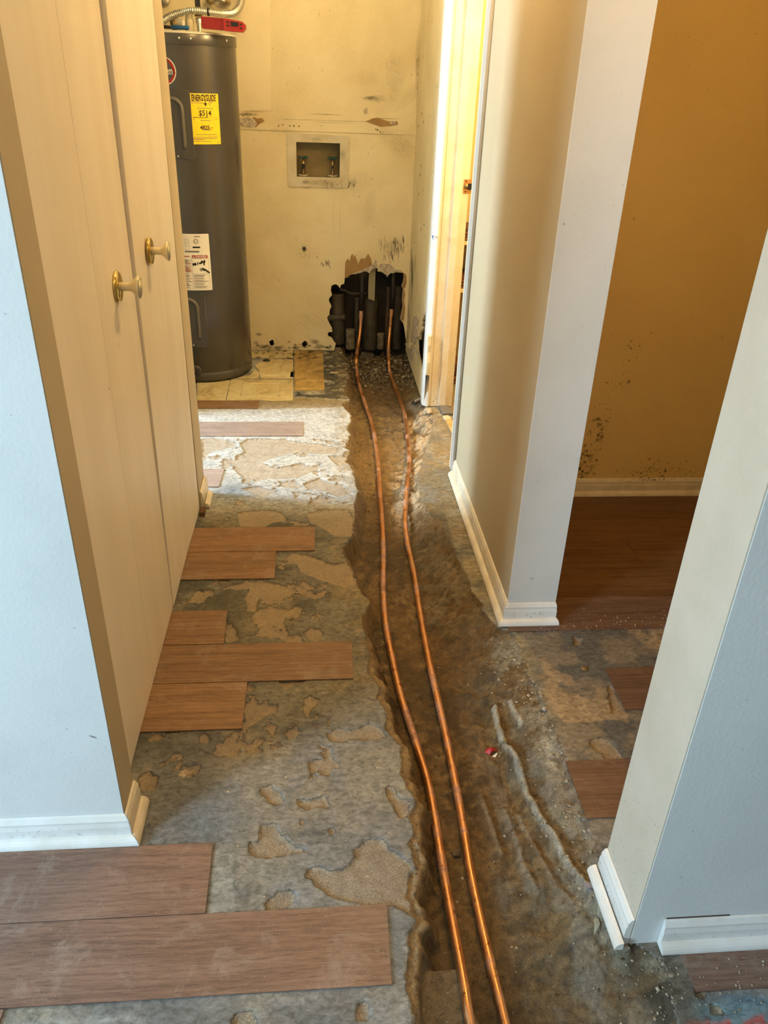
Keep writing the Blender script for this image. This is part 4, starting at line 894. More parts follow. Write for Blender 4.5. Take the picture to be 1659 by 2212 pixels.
tag(MB().tube(wre, 0.0028, 6).build('wire', paint('grey_wire', (0.2, 0.2, 0.15), None), smooth=True), 'thin grey wire slung below the silver conduit', 'wire')
# brass relief valve, pvc elbow
q = at(377, 60, 4.34); bv = thing('relief_valve', (q.x, 4.34, TOPZ), 'brass valve standing on the heater top behind the blue tool', 'valve')
MB().lathe([(0, 0), (0.012, 0), (0.012, 0.02), (0.019, 0.025), (0.019, 0.055), (0.014, 0.06), (0, 0.06)], (q.x, 4.34, TOPZ), (0, 0, 1), 10).build('valve_body', AGED, bv)
MB().tube([(q.x+0.015, 4.34, TOPZ+.04), (q.x+0.045, 4.33, TOPZ+0.035)], 0.014, 12).build('valve_outlet', PAPER, bv)
q = at(410, 60, 4.37); el = thing('white_elbow', (q.x, 4.37, TOPZ), 'cream plastic pipe elbow on the heater top', 'pipe fitting')
MB().tube([(q.x, 4.37, TOPZ), (q.x, 4.37, TOPZ+.05)], 0.020, 14).tube([(q.x, 4.37, TOPZ+.048), (q.x, 4.37, TOPZ+0.075)], 0.016, 12).build('elbow_body', BOXP, el)
# blue handled tool
b0, b1 = at(409, 63, 4.20), at(381, 61, 4.22); bt = thing('blue_handled_tool', (b1.x, 4.2, TOPZ), 'blue handled hand tool lying on top of the heater', 'tool')
zz = TOPZ+0.0005
MB().tube([(b0.x, 4.20, zz+.011), (b0.x-.006, 4.20, zz+.011), (b0.x-.03, 4.205, zz+.010), (b1.x-.01, 4.215, zz+.011), (b1.x-.02, 4.22, zz+.010)], [0.006, 0.0095, 0.008, 0.010, 0.007], 10).build('handle', BLUE, bt, smooth=True)
MB().tube([(b1.x-.018, 4.22, zz+.010), (b1.x-.05, 4.235, zz+.012), (b1.x-.09, 4.25, zz+.010)], [0.006, 0.007, 0.003], 8).build('jaw', BLACK, bt, smooth=True)
# red tool with black window
def redtool():
    a = at(436, 66, 4.17); zb0 = TOPZ+0.001
    root = thing('red_instrument', (a.x+.07, 4.17, zb0), 'red plastic instrument with a black display lying on the heater rim', 'tool')
    ang = -0.06; L_ = onY(532, 66, 4.17)[0]-a.x
    def T(u, d, h): return (a.x+u*math.cos(ang), 4.17+d-u*0.16, zb0+h+u*-0.05+0.009)
    hh = 0.046
    body = [(0.0, 0.004), (0.004, 0.0), (L_*.52, 0.0), (L_*.52, hh), (0.004, hh), (0.0, hh-.004)]
    head = [(L_*.505, -0.001), (L_*.93, -0.001), (L_, 0.014), (L_, hh*.62), (L_*.93, hh*.86), (L_*.62, hh*.98), (L_*.505, hh)]
    recalc(MB().plate(body, [], lambda u, v, w: T(u, w, v), 0.05).build('body', RED, root))
    recalc(MB().plate(head, [], lambda u, v, w: T(u, w-.006, v), 0.06).build('head', paint('bright_red_plastic', (0.40, 0.022, 0.010), None, 0.35), root))
    recalc(MB().plate([(L_*.68, hh*.42), (L_*.84, hh*.42), (L_*.85, hh*.76), (L_*.67, hh*.80)], [], lambda u, v, w: T(u, -.0065-w, v), 0.003).build('display', BLACK, root))
    g = MB()
    for (u, v) in ((.60, .40), (.60, .72), (.90, .30), (.90, .62)): g.plate([(L_*u-.005, hh*v-.003), (L_*u+.005, hh*v-.003), (L_*u+.005, hh*v+.003), (L_*u-.005, hh*v+.003)], [], lambda u_, v_, w: T(u_, -.0064-w, v_), 0.002)
    g.build('slots', BLACK, root, kind='stuff')
redtool()
# shut-off valve box and hoses on the wall above the heater
q = at(475, 2, 4.70); sv = thing('wall_valve', (q.x, 4.70, q.z), 'dusty metal valves on the wall above the heater', 'valve')
MB().lathe([(0, 0), (0.05, 0), (0.05, 0.006), (0, 0.006)], (q.x+.01, 4.739, q.z+.02), (0, -1, 0), 28).build('wall_flange', BOXP, sv)
for dx in (-0.045, 0.03): MB().lathe([(0, 0), (0.014, 0), (0.016, 0.03), (0.024, 0.034), (0.024, 0.045), (0.01, 0.05), (0, 0.05)], (q.x+dx, 4.73, q.z+.005), (0, -1, 0), 12).build('valve_stem', AGED, sv)
MB().tube([(q.x-.05, 4.70, q.z), (q.x+.01, 4.68, q.z+.004), (q.x+.05, 4.70, q.z-.012)], 0.009, 10).build('valve_arm', STEEL, sv, smooth=True)
q = at(352, 3, 4.70); MBx = MB().lathe([(0, 0), (0.030, 0), (0.032, 0.01), (0.022, 0.02), (0.0, 0.022)], (q.x, 4.7399, q.z+.01), (0, -1, 0), 20)
tag(MBx.build('conduit_knockout', STEEL, smooth=True), 'round metal conduit fitting on the wall at the frame top left of the heater', 'pipe fitting')
yy = at(517, 305, 4.70); tag(MB().box(yy.x-.004, yy.x+.006, 4.60, 4.66, yy.z-.02, yy.z+.02, 0.003).build('tape_tab', BOXP, wh), None)

# ================================================================== LAUNDRY VALVE BOX
vb = thing('washer_box', (0.02, BY, 0.94), 'recessed cream washer valve box with two dark handled taps', 'valve box')
oc = [onY(619, 286, BY), onY(755, 294, BY), onY(752, 406, BY), onY(623, 403, BY)]
ic = [onY(639, 306.5, BY), onY(735, 309.5, BY), onY(733.5, 383.5, BY), onY(641, 381.5, BY)]
def inset(P, r, n=3):
    out = []; m = len(P)
    for i in range(m):
        a = Vector(P[i-1]); b = Vector(P[i]); c = Vector(P[(i+1) % m]); p0 = b+(a-b).normalized()*r; p1 = b+(c-b).normalized()*r
        for k in range(n+1):
            t = k/n; out.append(tuple((1-t)**2*p0+2*t*(1-t)*b+t*t*p1))
    return out
recalc(MB().plate(inset(oc, 0.010), [inset(ic, 0.005)], lambda u, v, w: (u, BY-0.0005-w, v), 0.006).build('face_frame', BOXP, vb))
mb = MB(); D_ = 0.085
for (xa, xb, za, zb2) in [(-0.104, -0.099, .985, 1.175), (0.139, 0.144, .985, 1.175), (-0.104, 0.144, 1.169, 1.174), (-0.104, 0.144, .986, .991)]: mb.box(xa, xb, BY+.0005, BY+D_, za, zb2)
mb.box(-0.104, 0.144, BY+D_, BY+D_+.003, .985, 1.175); mb.build('recess', paint('shaded_recess_plastic', (.26, .20, .09), (.19, .145, .06), 0.6, 9), vb)  # shade inside the box painted as a darker plastic
for px in (655, 718.5):
    xx = onY(px, 345, BY+.045)[0]; yv = BY+.05
    tp = thing('tap', (xx, yv, 0.992), None); tp.parent = vb; tp.location = Vector((xx, yv, 0.992))-wloc(vb)
    MB().lathe([(0, 0), (0.030, 0), (0.030, .004), (0.010, .005), (0.009, .03), (0.011, .045), (0.012, .07), (0.008, .075), (0.008, .09), (0, .09)], (xx, yv, .992), (0, 0, 1), 16).build('tap_body', AGED, tp, smooth=True)
    MB().lathe([(0, 0), (0.028, 0), (0.028, .005), (0, .005)], (xx, yv, .9935), (0, 0, 1), 20).build('white_collar', PAPER, tp)
    MB().tube([(xx, yv, 1.045), (xx, yv-.03, 1.043)], 0.0115, 16).build('spout', AGED if px > 700 else BLACK, tp)
    MB().lathe([(0, 0), (0.0085, 0), (0.0085, .001), (0, .001)], (xx, yv-.0305, 1.043), (0, -1, 0), 14).build('spout_mouth', BLACK, tp)
    h = MB().tube([(xx-.024, yv, 1.088), (xx-.018, yv, 1.089), (xx, yv, 1.084), (xx+.018, yv, 1.089), (xx+.024, yv, 1.088)], [.005, .0075, .006, .0075, .005], 8).tube([(xx, yv-.022, 1.086), (xx, yv, 1.084), (xx, yv+.022, 1.086)], [.006, .005, .006], 8)
    h.build('tap_handle', VALVEG, tp, smooth=True)
mb = MB()
for k in range(6): mb.box(-0.012+0.008*k, -0.0075+0.008*k, BY-0.0072, BY-0.0064, 1.181+0.002*(k % 2), 1.189)
mb.build('moulded_mark', paint('mark_tone', (0.36, 0.31, 0.19), None), vb)

# ================================================================== INSIDE THE WALL CAVITY
def cthing(name, label, cat): return thing(name, (0.1, 4.8, 0), label, cat)
def xz(px, py, Yp=4.81): return onY(px, py, Yp)
def vpipe(name, pxa, pxb, pya, pyb, Yp, mat, label, cat, extra=None):
    xa, _ = xz(pxa, pya, Yp); xb, _ = xz(pxb, pya, Yp); z1_ = xz(pxa, pya, Yp)[1]; z0_ = xz(pxa, pyb, Yp)[1]; r = (xb-xa)/2; xc = (xa+xb)/2
    t = thing(name, (xc, Yp, z0_), label, cat)
    MB().tube([(xc, Yp, z0_), (xc, Yp, z1_)], r, 24).build('pipe_wall', mat, t, smooth=False)
    if extra:
        zc = xz(pxa, extra, Yp)[1]; MB().tube([(xc, Yp, zc-.006), (xc, Yp, zc+.004)], r*1.06, 24).build('pipe_collar', mat, t)
    return t
vpipe('drain_pipe', 785, 817, 641, 752, 4.835, ABS, 'widest grey vertical drain pipe in the wall hole', 'pipe', 675)
dp2 = vpipe('drain_pipe', 712, 745, 632, 740, 4.83, ABS, 'dark drain pipe at the left side of the wall hole', 'pipe', 672)
vpipe('vent_pipe', 766, 777, 641, 752, 4.83, ABS, 'thin dusty pipe left of the widest pipe in the hole', 'pipe')
vpipe('stud_board', 834, 845, 618, 752, 4.85, STUD, 'narrow brown upright beside the right hand copper pipe', 'timber')
vpipe('stud_board', 853, 872, 618, 752, 4.865, ABS, 'broad dark upright at the right of the wall hole', 'timber')
vpipe('pipe_stub', 747, 767, 712, 752, 4.80, PVC, 'whitish pipe stub at the foot of the hole, left of the copper pipe', 'pipe fitting', 724)
vpipe('pipe_stub', 815, 830, 720, 752, 4.80, PVC, 'whitish pipe stub at the foot of the hole, between the copper pipes', 'pipe fitting', 722)
t = dp2
a, b = xz(704, 686, 4.80), xz(746, 686, 4.80); MB().tube([(a[0], 4.80, a[1]), (b[0]-.01, 4.80, b[1]), (b[0], 4.80, b[1])], [.022, .022, .017], 16).build('coupling_body', ABS, t)
t = cthing('copper_branch', 'thin dusty branch pipe running across the top of the hole', 'pipe')
MB().tube([Vector((*xz(*q, 4.79), 0)).xzy for q in []] or [(xz(734, 625, 4.79)[0], 4.79, xz(734, 625, 4.79)[1]), (xz(745, 627, 4.79)[0], 4.79, xz(745, 627, 4.79)[1]), (xz(758, 634, 4.79)[0], 4.79, xz(758, 634, 4.79)[1]), (xz(792, 634, 4.79)[0], 4.79, xz(792, 634, 4.79)[1])], 0.008, 10).build('branch_tube', ABS, t, smooth=True)
hs = [onY(x, y, 4.762) for x, y in cr([(850, 395), (880, 350), (915, 300), (960, 290), (940, 870), (830, 830), (840, 500)], 690, 540, 7.9)]
recalc(MB().plate(hs, [], lambda u, v, w: (u, 4.762+w, v), 0.010).build('hanging_strip', paint('hanging_strip_paint', (0.30, 0.27, 0.17), None), wb))
for dx in (0.02, 0.30):
    pass
# back-wall sill rubble and round puck
q = fl(793, 760, -0.03); pk = thing('pipe_remnant', (q[0], q[1], ground(*q)), 'round broken pipe rim at the end of the trench', 'pipe fitting')
MB().lathe([(0.034, 0), (0.040, 0), (0.041, .045), (0.030, .047), (0.030, .01), (0, .01)], (q[0], q[1], ground(*q)-.012), (0.1, -0.05, 1), 20).build('cap_ring', PVC, pk)

# ================================================================== COPPER PIPES
def cpipe(ground_px, rise, label, tarn=None):
    pts = []
    for (px, py) in ground_px:
        zg = -0.07
        for _ in range(4):
            x, y = fl(px, py, zg); g = max(ground(x, y), ground(x+.006, y), ground(x-.006, y), ground(x, y+.02), ground(x, y-.02)); zg = g+0.0115
        pts.append(Vector((x, y, zg)))
    # keep the run smooth: a stiff pipe bridges small hollows
    zs = [p.z for p in pts]
    for _ in range(2): zs = [zs[0]]+[max(zs[i], (zs[i-1]+zs[i]*2+zs[i+1])/4) for i in range(1, len(zs)-1)]+[zs[-1]]
    pts = [Vector((*fl(px, py, z), z)) for (px, py), z in zip(ground_px, zs)]
    for (px, py, Yp) in rise: x, z = onY(px, py, Yp); pts.append(Vector((x, Yp, z)))
    sp_ = smoothpath(pts, 10)
    t = thing('copper_pipe', tuple(pts[len(pts)//2]), label, 'pipe', 'pair of copper pipes in the trench')
    MB().tube(sp_, 0.0105, 16).build('tube', COPPER, t, smooth=True)
    e = sp_[-1]; e0 = sp_[-2]; d = (e-e0).normalized()
    MB().tube([e-d*.045, e-d*.001], 0.0128, 14).tube([e-d*.001, e+d*.004], 0.0118, 14).build('end_coupling', COPPER, t, smooth=False)
    MB().tube([e+d*.002, e+d*.10, Vector((e.x, e.y, e.z+.25))], 0.014, 12).build('rubber_sleeve', BLACK, t, smooth=True)
    return t
cpipe([(1060, 2400), (1017, 2212), (1000, 2110), (961, 1900), (927, 1700), (897, 1600), (868, 1510), (847, 1420), (833, 1345), (828, 1270), (828, 1180), (822, 1080), (815, 985), (803, 915), (788, 870), (777, 835), (771, 800)], [(770, 778, 4.52), (773, 750, 4.66), (778, 715, 4.74), (780, 672, 4.765)],
      'left copper pipe of the pair, kinking left at the far end')
p2 = cpipe([(1130, 2400), (1092, 2212), (1055, 2060), (1018, 1890), (1000, 1780), (974, 1640), (950, 1530), (930, 1440), (908, 1325), (895, 1240), (880, 1170), (875, 1115), (880, 1040), (884, 1000), (880, 940), (872, 888), (855, 840), (843, 808)], [(840, 780, 4.52), (839, 755, 4.66), (842, 715, 4.745), (846, 668, 4.765)],
      'right copper pipe of the pair, straight at the near end')
a = Vector((*fl(1004, 1812, -.068), -.070)); b = Vector((*fl(1000, 1788, -.068), -.070))

# ================================================================== LOOSE THINGS
def lump(name, px, py, size, mat, label=None, cat='debris', seed=0, flat=0.5, group=None, z=None):
    r = random.Random(seed); z0_ = 0.0
    for _ in range(3):
        x, y = fl(px, py, z0_); z0_ = z if z is not None else ground(x, y)
    bm = bmesh.new(); bmesh.ops.create_icosphere(bm, subdivisions=2, radius=1)
    o = Vector((r.uniform(0, 50),)*3)
    from mathutils import noise as mn
    for q in bm.verts: k = 1+0.5*mn.noise(q.co*1.3+o); q.co = Vector((q.co.x*size[0]*k+x, q.co.y*size[1]*k+y, q.co.z*size[0]*flat*k+z0_+size[0]*flat*.6))
    mb = MB(); mb.bm(bm); ob = mb.build(name, mat); tag(ob, label, cat, group); return ob
# red scrap with a pale underside
x, y = fl(1063, 1622, -0.085); g = ground(x, y)
rs = thing('red_scrap', (x, y, g), 'crumpled red scrap with a white underside lying in the trench', 'debris')
v = [(-.022, .004, .006), (-.012, .016, .012), (.004, .015, .016), (.012, .012, .010), (.024, .009, .004), (.013, .004, .012), (.002, .0, .016), (-.008, -.008, .007), (-.018, -.004, .004), (-.004, .006, .020)]
make('red_skin', [(x+a*.9, y+b*.8, g+c) for a, b, c in v]+[(x+a*.9, y+b*.8, g+c-.002) for a, b, c in v], [(0, 1, 9), (1, 2, 9), (2, 3, 9), (3, 5, 9), (3, 4, 5), (5, 6, 9), (6, 7, 9), (7, 8, 9), (8, 0, 9)]+[(i, (i+1) % 9, (i+1) % 9+10, i+10) for i in range(8)], paint('bright_red', (0.50, 0.02, 0.02), None, 0.35), rs)
make('white_tip', [(x-.002, y-.009, g+.003), (x+.015, y-.001, g+.009), (x+.006, y-.014, g+.004), (x+.012, y-.009, g+.008)], [(0, 2, 3), (0, 3, 1)], PAPER, rs)
lump('charred_block', 575, 781, (.022, .018), CHAR, 'charred black lump on the cream tile beside the heater', 'debris', 3)
tag(MB().box(*(lambda p_: (p_[0]-.024, p_[0]+.024, p_[1]-.006, p_[1]+.006, .004, .012))(fl(722, 808)), 0.002).build('pale_stick', FLAKE), 'short pale stick on the black adhesive patch', 'debris')
def slat(px0, py0, px1, py1, w, t, mat, name, label, z=0.001, z1=None, th=None):
    a = Vector((*fl(px0, py0, z), z)); b = Vector((*fl(px1, py1, z1 if z1 is not None else z), z1 if z1 is not None else z)); d = (b-a).normalized(); n = Vector((-d.y, d.x, 0))*w/2; u = Vector((0, 0, t))
    return tag(make(name, [a-n, a+n, b+n, b-n, a-n+u, a+n+u, b+n+u, b-n+u], [(0, 3, 2, 1), (4, 5, 6, 7), (0, 1, 5, 4), (1, 2, 6, 5), (2, 3, 7, 6), (3, 0, 4, 7)], mat), label, 'debris')
slat(893, 877, 915, 866, .035, .018, CHAR, 'charred_stick', 'black charred stick at the foot of the bathroom door frame', -0.05, -0.035)
slat(897, 868, 912, 862, .012, .008, ROCK, 'plaster_chip', 'pale plaster chip lying on the charred stick', -0.02, -0.012)
slat(957, 880, 967, 898, .05, .012, paint('grey_slate', (.16, .15, .14), None), 'grey_fragment', 'grey flat fragment below the bathroom door frame', .001)
slat(966, 903, 985, 944, .03, .010, WOODS, 'wood_strip', 'bare wood strip running into the bathroom doorway', .001)
slat(962, 902, 970, 910, .03, .012, FLAKE, 'plaster_piece', 'pale plaster piece at the tip of the bare wood strip', .001)
for k, (px, py, s_, m_, lb) in enumerate([(319, 1786, .010, FLAKE, 'curled cream flake near the near left baseboard'), (1441, 2125, .006, FLAKE, None), (1262, 1445, .010, BRASS, None)]):
    pass
x, y = fl(322, 1787); mbk = MB()
for k in range(10):
    a = -0.6+2.4*k/9; mbk.v += [(x+.012*math.cos(a)-.004, y+.010*math.sin(a), .0035+.002*math.sin(k)), (x+.012*math.cos(a)-.004, y+.010*math.sin(a), .011)]
mbk.f = [(2*k, 2*k+2, 2*k+3, 2*k+1) for k in range(9)]; tag(mbk.build('paint_curl', FLAKE), 'curled cream flake on the slab by the near left baseboard', 'debris')
lump('stone_chip', 1449, 2077+30, (.006, .005), ROCK, 'small white chip near the near right baseboard', 'debris', 11)
lump('stone_chip', 1550, 2056, (.004, .003), ROCK, 'white crumb on the brown strip below the near right baseboard', 'debris', 12)
lump('clod', 985, 1845, (.012, .010), CLOD, 'dark soil clod between the copper pipes', 'debris', 13)
lump('clod', 1052, 1430, (.008, .007), CLOD, 'small dark stone on the trench bed', 'debris', 14)
lump('rubble_heap', 925, 893, (.026, .022), ROCK, 'crumbly pale rubble at the corner of the bathroom doorway', 'debris', 15, 0.7)
lump('paper_scrap', 1275, 1915, (.012, .009), paint('lilac_grey', (.25, .22, .24), None), 'grey crumpled scrap beside the near right baseboard', 'debris', 17)
lump('metal_clip', 1262, 1446, (.010, .009), AGED, 'small brass-coloured scrap on the slab of the right opening', 'debris', 18)
lump('plaster_crumb', 1178, 1532, (.009, .007), ROCK, 'pale cream crumb on the right lip of the trench', 'debris', 19)
# leaf-like curls on the bank
for k, (px, py) in enumerate([(1287, 1968), (1283, 1995)]):
    x, y = fl(px, py, -.02); g = ground(x, y); P0 = [(x-.006, y-.022, g+.004), (x+.004, y-.006, g+.010), (x+.006, y+.008, g+.008), (x+.010, y+.016, g+.003)]
    vv = []
    for i, p_ in enumerate(P0): w_ = [.001, .006, .005, .001][i]; vv += [(p_[0]-w_, p_[1], p_[2]), (p_[0]+w_, p_[1], p_[2]+.002)]
    tag(make('peeled_strip', vv, [(2*i, 2*i+1, 2*i+3, 2*i+2) for i in range(3)], paint('pale_green_skin', (.30, .33, .27), None)), ['pale peeled strip on the bank, upper of two', 'pale peeled strip on the bank, lower of two'][k], 'debris')
# gravel: uncountable, one object
def gravel(name, n, region, smin, smax, mat, seed, label):
    r = random.Random(seed); mb = MB(); k = 0; tries = 0
    base = [(1, 0, 0), (-1, 0, 0), (0, 1, 0), (0, -1, 0), (0, 0, 1), (0, 0, -1)]; ff = [(0, 2, 4), (2, 1, 4), (1, 3, 4), (3, 0, 4), (2, 0, 5), (1, 2, 5), (3, 1, 5), (0, 3, 5)]
    while k < n and tries < n*20:
        tries += 1; x, y = region(r); g = ground(x, y)
        s_ = r.uniform(smin, smax)*(r.random()**1.5+.4); a = r.uniform(0, 6.28)
        mb.add([(x+s_*r.uniform(.6, 1.2)*(q[0]*math.cos(a)-q[1]*math.sin(a)), y+s_*r.uniform(.6, 1.2)*(q[0]*math.sin(a)+q[1]*math.cos(a)), g+s_*.35+s_*.6*q[2]*r.uniform(.6, 1.1)) for q in base], ff); k += 1
    o = mb.build(name, mat, floor); tag(o, label, None, kind='stuff')
def xl(y): return float(np.interp(y, [a for a, b in LL], [b for a, b in LL]))
def xr(y): return float(np.interp(y, [a for a, b in LR], [b for a, b in LR]))
def rt(r): y = r.uniform(.5, 4.6); return r.uniform(xl(y)+.01, xr(y)-.01), y
def rfar(r): y = 4.1+0.65*math.sqrt(r.random()); return r.uniform(xl(y)-.02, xr(y)), y
def rbank(r): y = r.uniform(.6, 1.9); return xr(y)-abs(r.gauss(0, .045)), y
def rslab(r): return r.uniform(-.45, .15), r.uniform(.5, 3.7)
def rr2(r): return r.uniform(.66, 1.2), 1.9+abs(r.gauss(0, .05))
def rbr(r): return r.uniform(.62, 1.1), r.uniform(.76, .885)
gravel('soil_crumbs', 1500, rt, .0015, .0045, CLOD, 1, 'loose dark soil crumbs along the trench bed')
gravel('pale_grit', 420, rt, .001, .0035, ROCK, 2, 'pale grit scattered along the trench bed')
gravel('far_rubble', 380, rfar, .004, .012, ROCK, 3, 'mixed pale rubble at the far end of the trench')
gravel('far_dark_rubble', 500, rfar, .005, .014, CLOD, 4, 'dark rubble heaped below the wall hole')
gravel('bank_grit', 600, rbank, .0015, .005, ROCK, 5, 'pale grit on the right bank of the trench')
gravel('slab_grit', 240, rslab, .0008, .0028, FLAKE, 6, 'cream crumbs scattered over the slab')
for (fnr, sd, lb) in ((rr2, 7, 'plaster crumbs on the planks at the right opening'), (rbr, 8, 'crumbs below the near right baseboard')):
    r = random.Random(sd); mb = MB()
    for k in range(130):
        x, y = fnr(r); s_ = r.uniform(.0008, .0028); zz = .0046 if sd == 7 or (y > .8 and x > .705) else 0.0
        mb.add([(x-s_, y, zz), (x, y-s_, zz), (x+s_, y, zz), (x, y+s_, zz), (x, y, zz+s_*1.2)], [(0, 1, 4), (1, 2, 4), (2, 3, 4), (3, 0, 4)])
    tag(mb.build('crumbs', ROCK, floor), lb, None, kind='stuff')

# ================================================================== GRIME: marks lying on the walls
class GR:
    def __init__(s, fn): s.fn = fn; s.v = []; s.f = []; s.c = []; s.k = 0
    def smudge(s, u, v, ru, rv, col, al, rot=0, n=12, soft=True):
        s.k += 1; w = 0.0007+0.00001*(s.k % 60)
        i0 = len(s.v); s.v.append(s.fn(u, v, w)); s.c.append((*col, al)); r = random.Random(s.k)
        for ringk, (q, a) in enumerate(((0.55, al*(.75 if soft else 1)), (1.0, 0.0 if soft else al))):
            for k in range(n):
                t = 2*PI*k/n; m = q*(r.uniform(.75, 1.2) if ringk else 1); x, y = ru*m*math.cos(t), rv*m*math.sin(t)
                s.v.append(s.fn(u+x*math.cos(rot)-y*math.sin(rot), v+x*math.sin(rot)+y*math.cos(rot), w)); s.c.append((*col, a))
        for k in range(n):
            k2 = (k+1) % n; s.f.append((i0, i0+1+k, i0+1+k2)); s.f.append((i0+1+k, i0+1+n+k, i0+1+n+k2, i0+1+k2))
    def build(s, parent, name='grime'):
        o = make(name, s.v, s.f, GRIME, parent, kind='stuff'); at_ = o.data.attributes.new('tone', 'FLOAT_COLOR', 'POINT')
        at_.data.foreach_set('color', np.array(s.c, float).ravel()); o.visible_shadow = True; return o
BR = (.10, .06, .025); BK = (.02, .016, .012); GY_ = (.13, .10, .075)
g = GR(lambda u, v, w: (u, BY-w-(0.0035 if 1.225 < v < 1.315 else 0), v)); R_ = random.Random(9)
def G(px, py, rx_, ry_, col, al, rot=0, soft=True): u, v = onY(px, py, BY); g.smudge(u, v, rx_*.00262, ry_*.00262, col, al, rot, soft=soft)
for k in range(34): # comb-like strokes right above the hole
    px = R_.uniform(818, 878); py = R_.uniform(515, 560); G(px, py, R_.uniform(1, 2.2), R_.uniform(6, 16), GY_, R_.uniform(.3, .6), R_.uniform(-.15, .45))
G(850, 535, 28, 22, (.22, .17, .12), .35, .3)
for k in range(16): G(R_.uniform(636, 690), R_.uniform(546, 556), 1, R_.uniform(2, 6), BK, .6, R_.uniform(-.3, .1))
G(657, 538, 8, 9, GY_, .7)
for k in range(12): G(700+R_.uniform(-6, 18), 570+R_.uniform(-8, 8), 1.5, 6, GY_, .6, .3)
for k in range(20): G(R_.uniform(702, 775), R_.uniform(392, 406), .9, R_.uniform(3, 8), BK, .75, -.3)
G(660, 400, 14, 8, (.25, .15, .05), .5); G(800, 212, 20, 5, GY_, .5); G(790, 240, 6, 8, GY_, .5); G(815, 214, 25, 8, GY_, .25); G(760, 395, 16, 8, GY_, .25, .5)
for px, py in [(525, 250), (535, 260), (542, 268), (548, 272), (602, 272), (611, 269), (626, 272), (635, 272), (646, 273), (812, 279), (816, 281), (821, 285), (900, 274)]: G(px, py, 1.6, 1.6, BK, .95, soft=False)
for px, py, l_ in [(545, 241, 34), (700, 247, 40), (830, 256, 40)]: G(px, py, l_, 1.2, BR, .6)
G(535, 247, 24, 4, BR, .8); G(600, 284, 80, .8, BR, .4); G(800, 289, 100, .8, BR, .4); G(760, 262, 90, .9, BR, .5); G(640, 258, 60, .8, BR, .5); G(720, 265, 60, 1.0, BR, .35)
for px in (720, 735): G(px, 470, 1.0, 55, GY_, .22)
for px, py in [(553, 740), (566, 748), (580, 752), (690, 748), (560, 722), (600, 752), (640, 752), (680, 738)]: G(px, py, R_.uniform(6, 14), R_.uniform(4, 9), GY_, .6)
for k in range(40): G(R_.uniform(545, 720), 752-abs(R_.gauss(0, 6)), R_.uniform(2, 7), R_.uniform(1, 4), BR, .6)
for k in range(60): G(R_.uniform(515, 900), R_.uniform(0, 740), R_.uniform(1, 5), R_.uniform(.8, 3), GY_, R_.uniform(.15, .4), R_.uniform(0, 3))
for k in range(14): G(R_.uniform(590, 900), R_.uniform(100, 740), R_.uniform(18, 60), R_.uniform(14, 50), (.42, .33, .18), R_.uniform(.08, .16), R_.uniform(0, 3))
for k in range(8): G(903, R_.uniform(100, 700), 6, R_.uniform(20, 60), (.3, .22, .12), .3)
for k in range(12): G(640+R_.uniform(-60, 60), 610+R_.uniform(-30, 130), R_.uniform(1, 3), R_.uniform(8, 26), GY_, .18, .9)
g.build(wb)
g = GR(lambda u, v, w: (u, BY-0.0066-w, v))
for k in range(15): G(R_.uniform(702, 754), R_.uniform(393, 403), .8, R_.uniform(2.5, 6), BK, .85, -.3)
G(660, 393, 10, 5, (.25, .15, .05), .6); G(690, 395, 30, 8, (.40, .28, .12), .35); G(650, 345, 3, 25, (.4, .3, .12), .3); G(740, 335, 8, 12, (.35, .28, .16), .35)
g.build(vb)
g = GR(lambda u, v, w: (u, v, .0048+w))
for k in range(70):
    px, py = R_.uniform(545, 700), 758+abs(R_.gauss(0, 12)); u, v = fl(px, py); g.smudge(u, v, R_.uniform(.005, .03), R_.uniform(.004, .02), (.06, .042, .022), R_.uniform(.3, .8), R_.uniform(0, 3))
for k in range(36):
    px, py = R_.uniform(428, 690), R_.uniform(775, 866); u, v = fl(px, py); g.smudge(u, v, R_.uniform(.004, .02), R_.uniform(.002, .01), (.10, .07, .035), R_.uniform(.25, .6), R_.uniform(0, 3))
g.build(floor, 'tile_grime')
g = GR(lambda u, v, w: (RX-w, u, v))
for k in range(26):
    u, v = R_.uniform(3.95, 4.7), R_.uniform(.2, 1.8); g.smudge(u, v, R_.uniform(.01, .04), R_.uniform(.003, .012), GY_, R_.uniform(.3, .7))
for v in (1.27, 1.3, .95, .8, 1.05): g.smudge(4.55+R_.uniform(-.3, .1), v, .03, .012, BK, .7)
for k in range(14): g.smudge(4.5+R_.uniform(-.1, .2), R_.uniform(.05, .6), .05, .06, GY_, .4)
g.build(wrl)
g = GR(lambda u, v, w: (u, jy-0.0142-w, v))   # splashes at the foot of the jamb
for k in range(120):
    v = abs(R_.gauss(.03, .15)); g.smudge(R_.uniform(.60, .628) if k % 3 else R_.uniform(.666, .698), v, R_.uniform(.0006, .002), R_.uniform(.001, .006), (.20, .10, .04), R_.uniform(.4, .9))
g.build(d3)
RW = bpy.data.objects['wall_right_room']; g = GR(lambda u, v, w: (u, 2.812-w, v))
def mould(px, py, s_, al, sp=1): u, v = onY(px, py, 2.812); g.smudge(u, v, s_*R_.uniform(.7, 1.4), s_*R_.uniform(.6, 1.1)*sp, (.035, .022, .008), al, R_.uniform(0, 3))
for k in range(110): # vertical column of mould
    py = R_.uniform(900, 1030); mould(1245+(1030-py)*.24+R_.uniform(0, 38), py, R_.uniform(.003, .011), R_.uniform(.25, .7))
for k in range(110):
    t = R_.random(); mould(1290+t*90+R_.gauss(0, 22), 930-t*210+R_.gauss(0, 18), R_.uniform(.0015, .0045), R_.uniform(.4, .9))
for k in range(26): mould(R_.uniform(1290, 1640), R_.uniform(60, 950), R_.uniform(.0018, .004), R_.uniform(.4, .9))
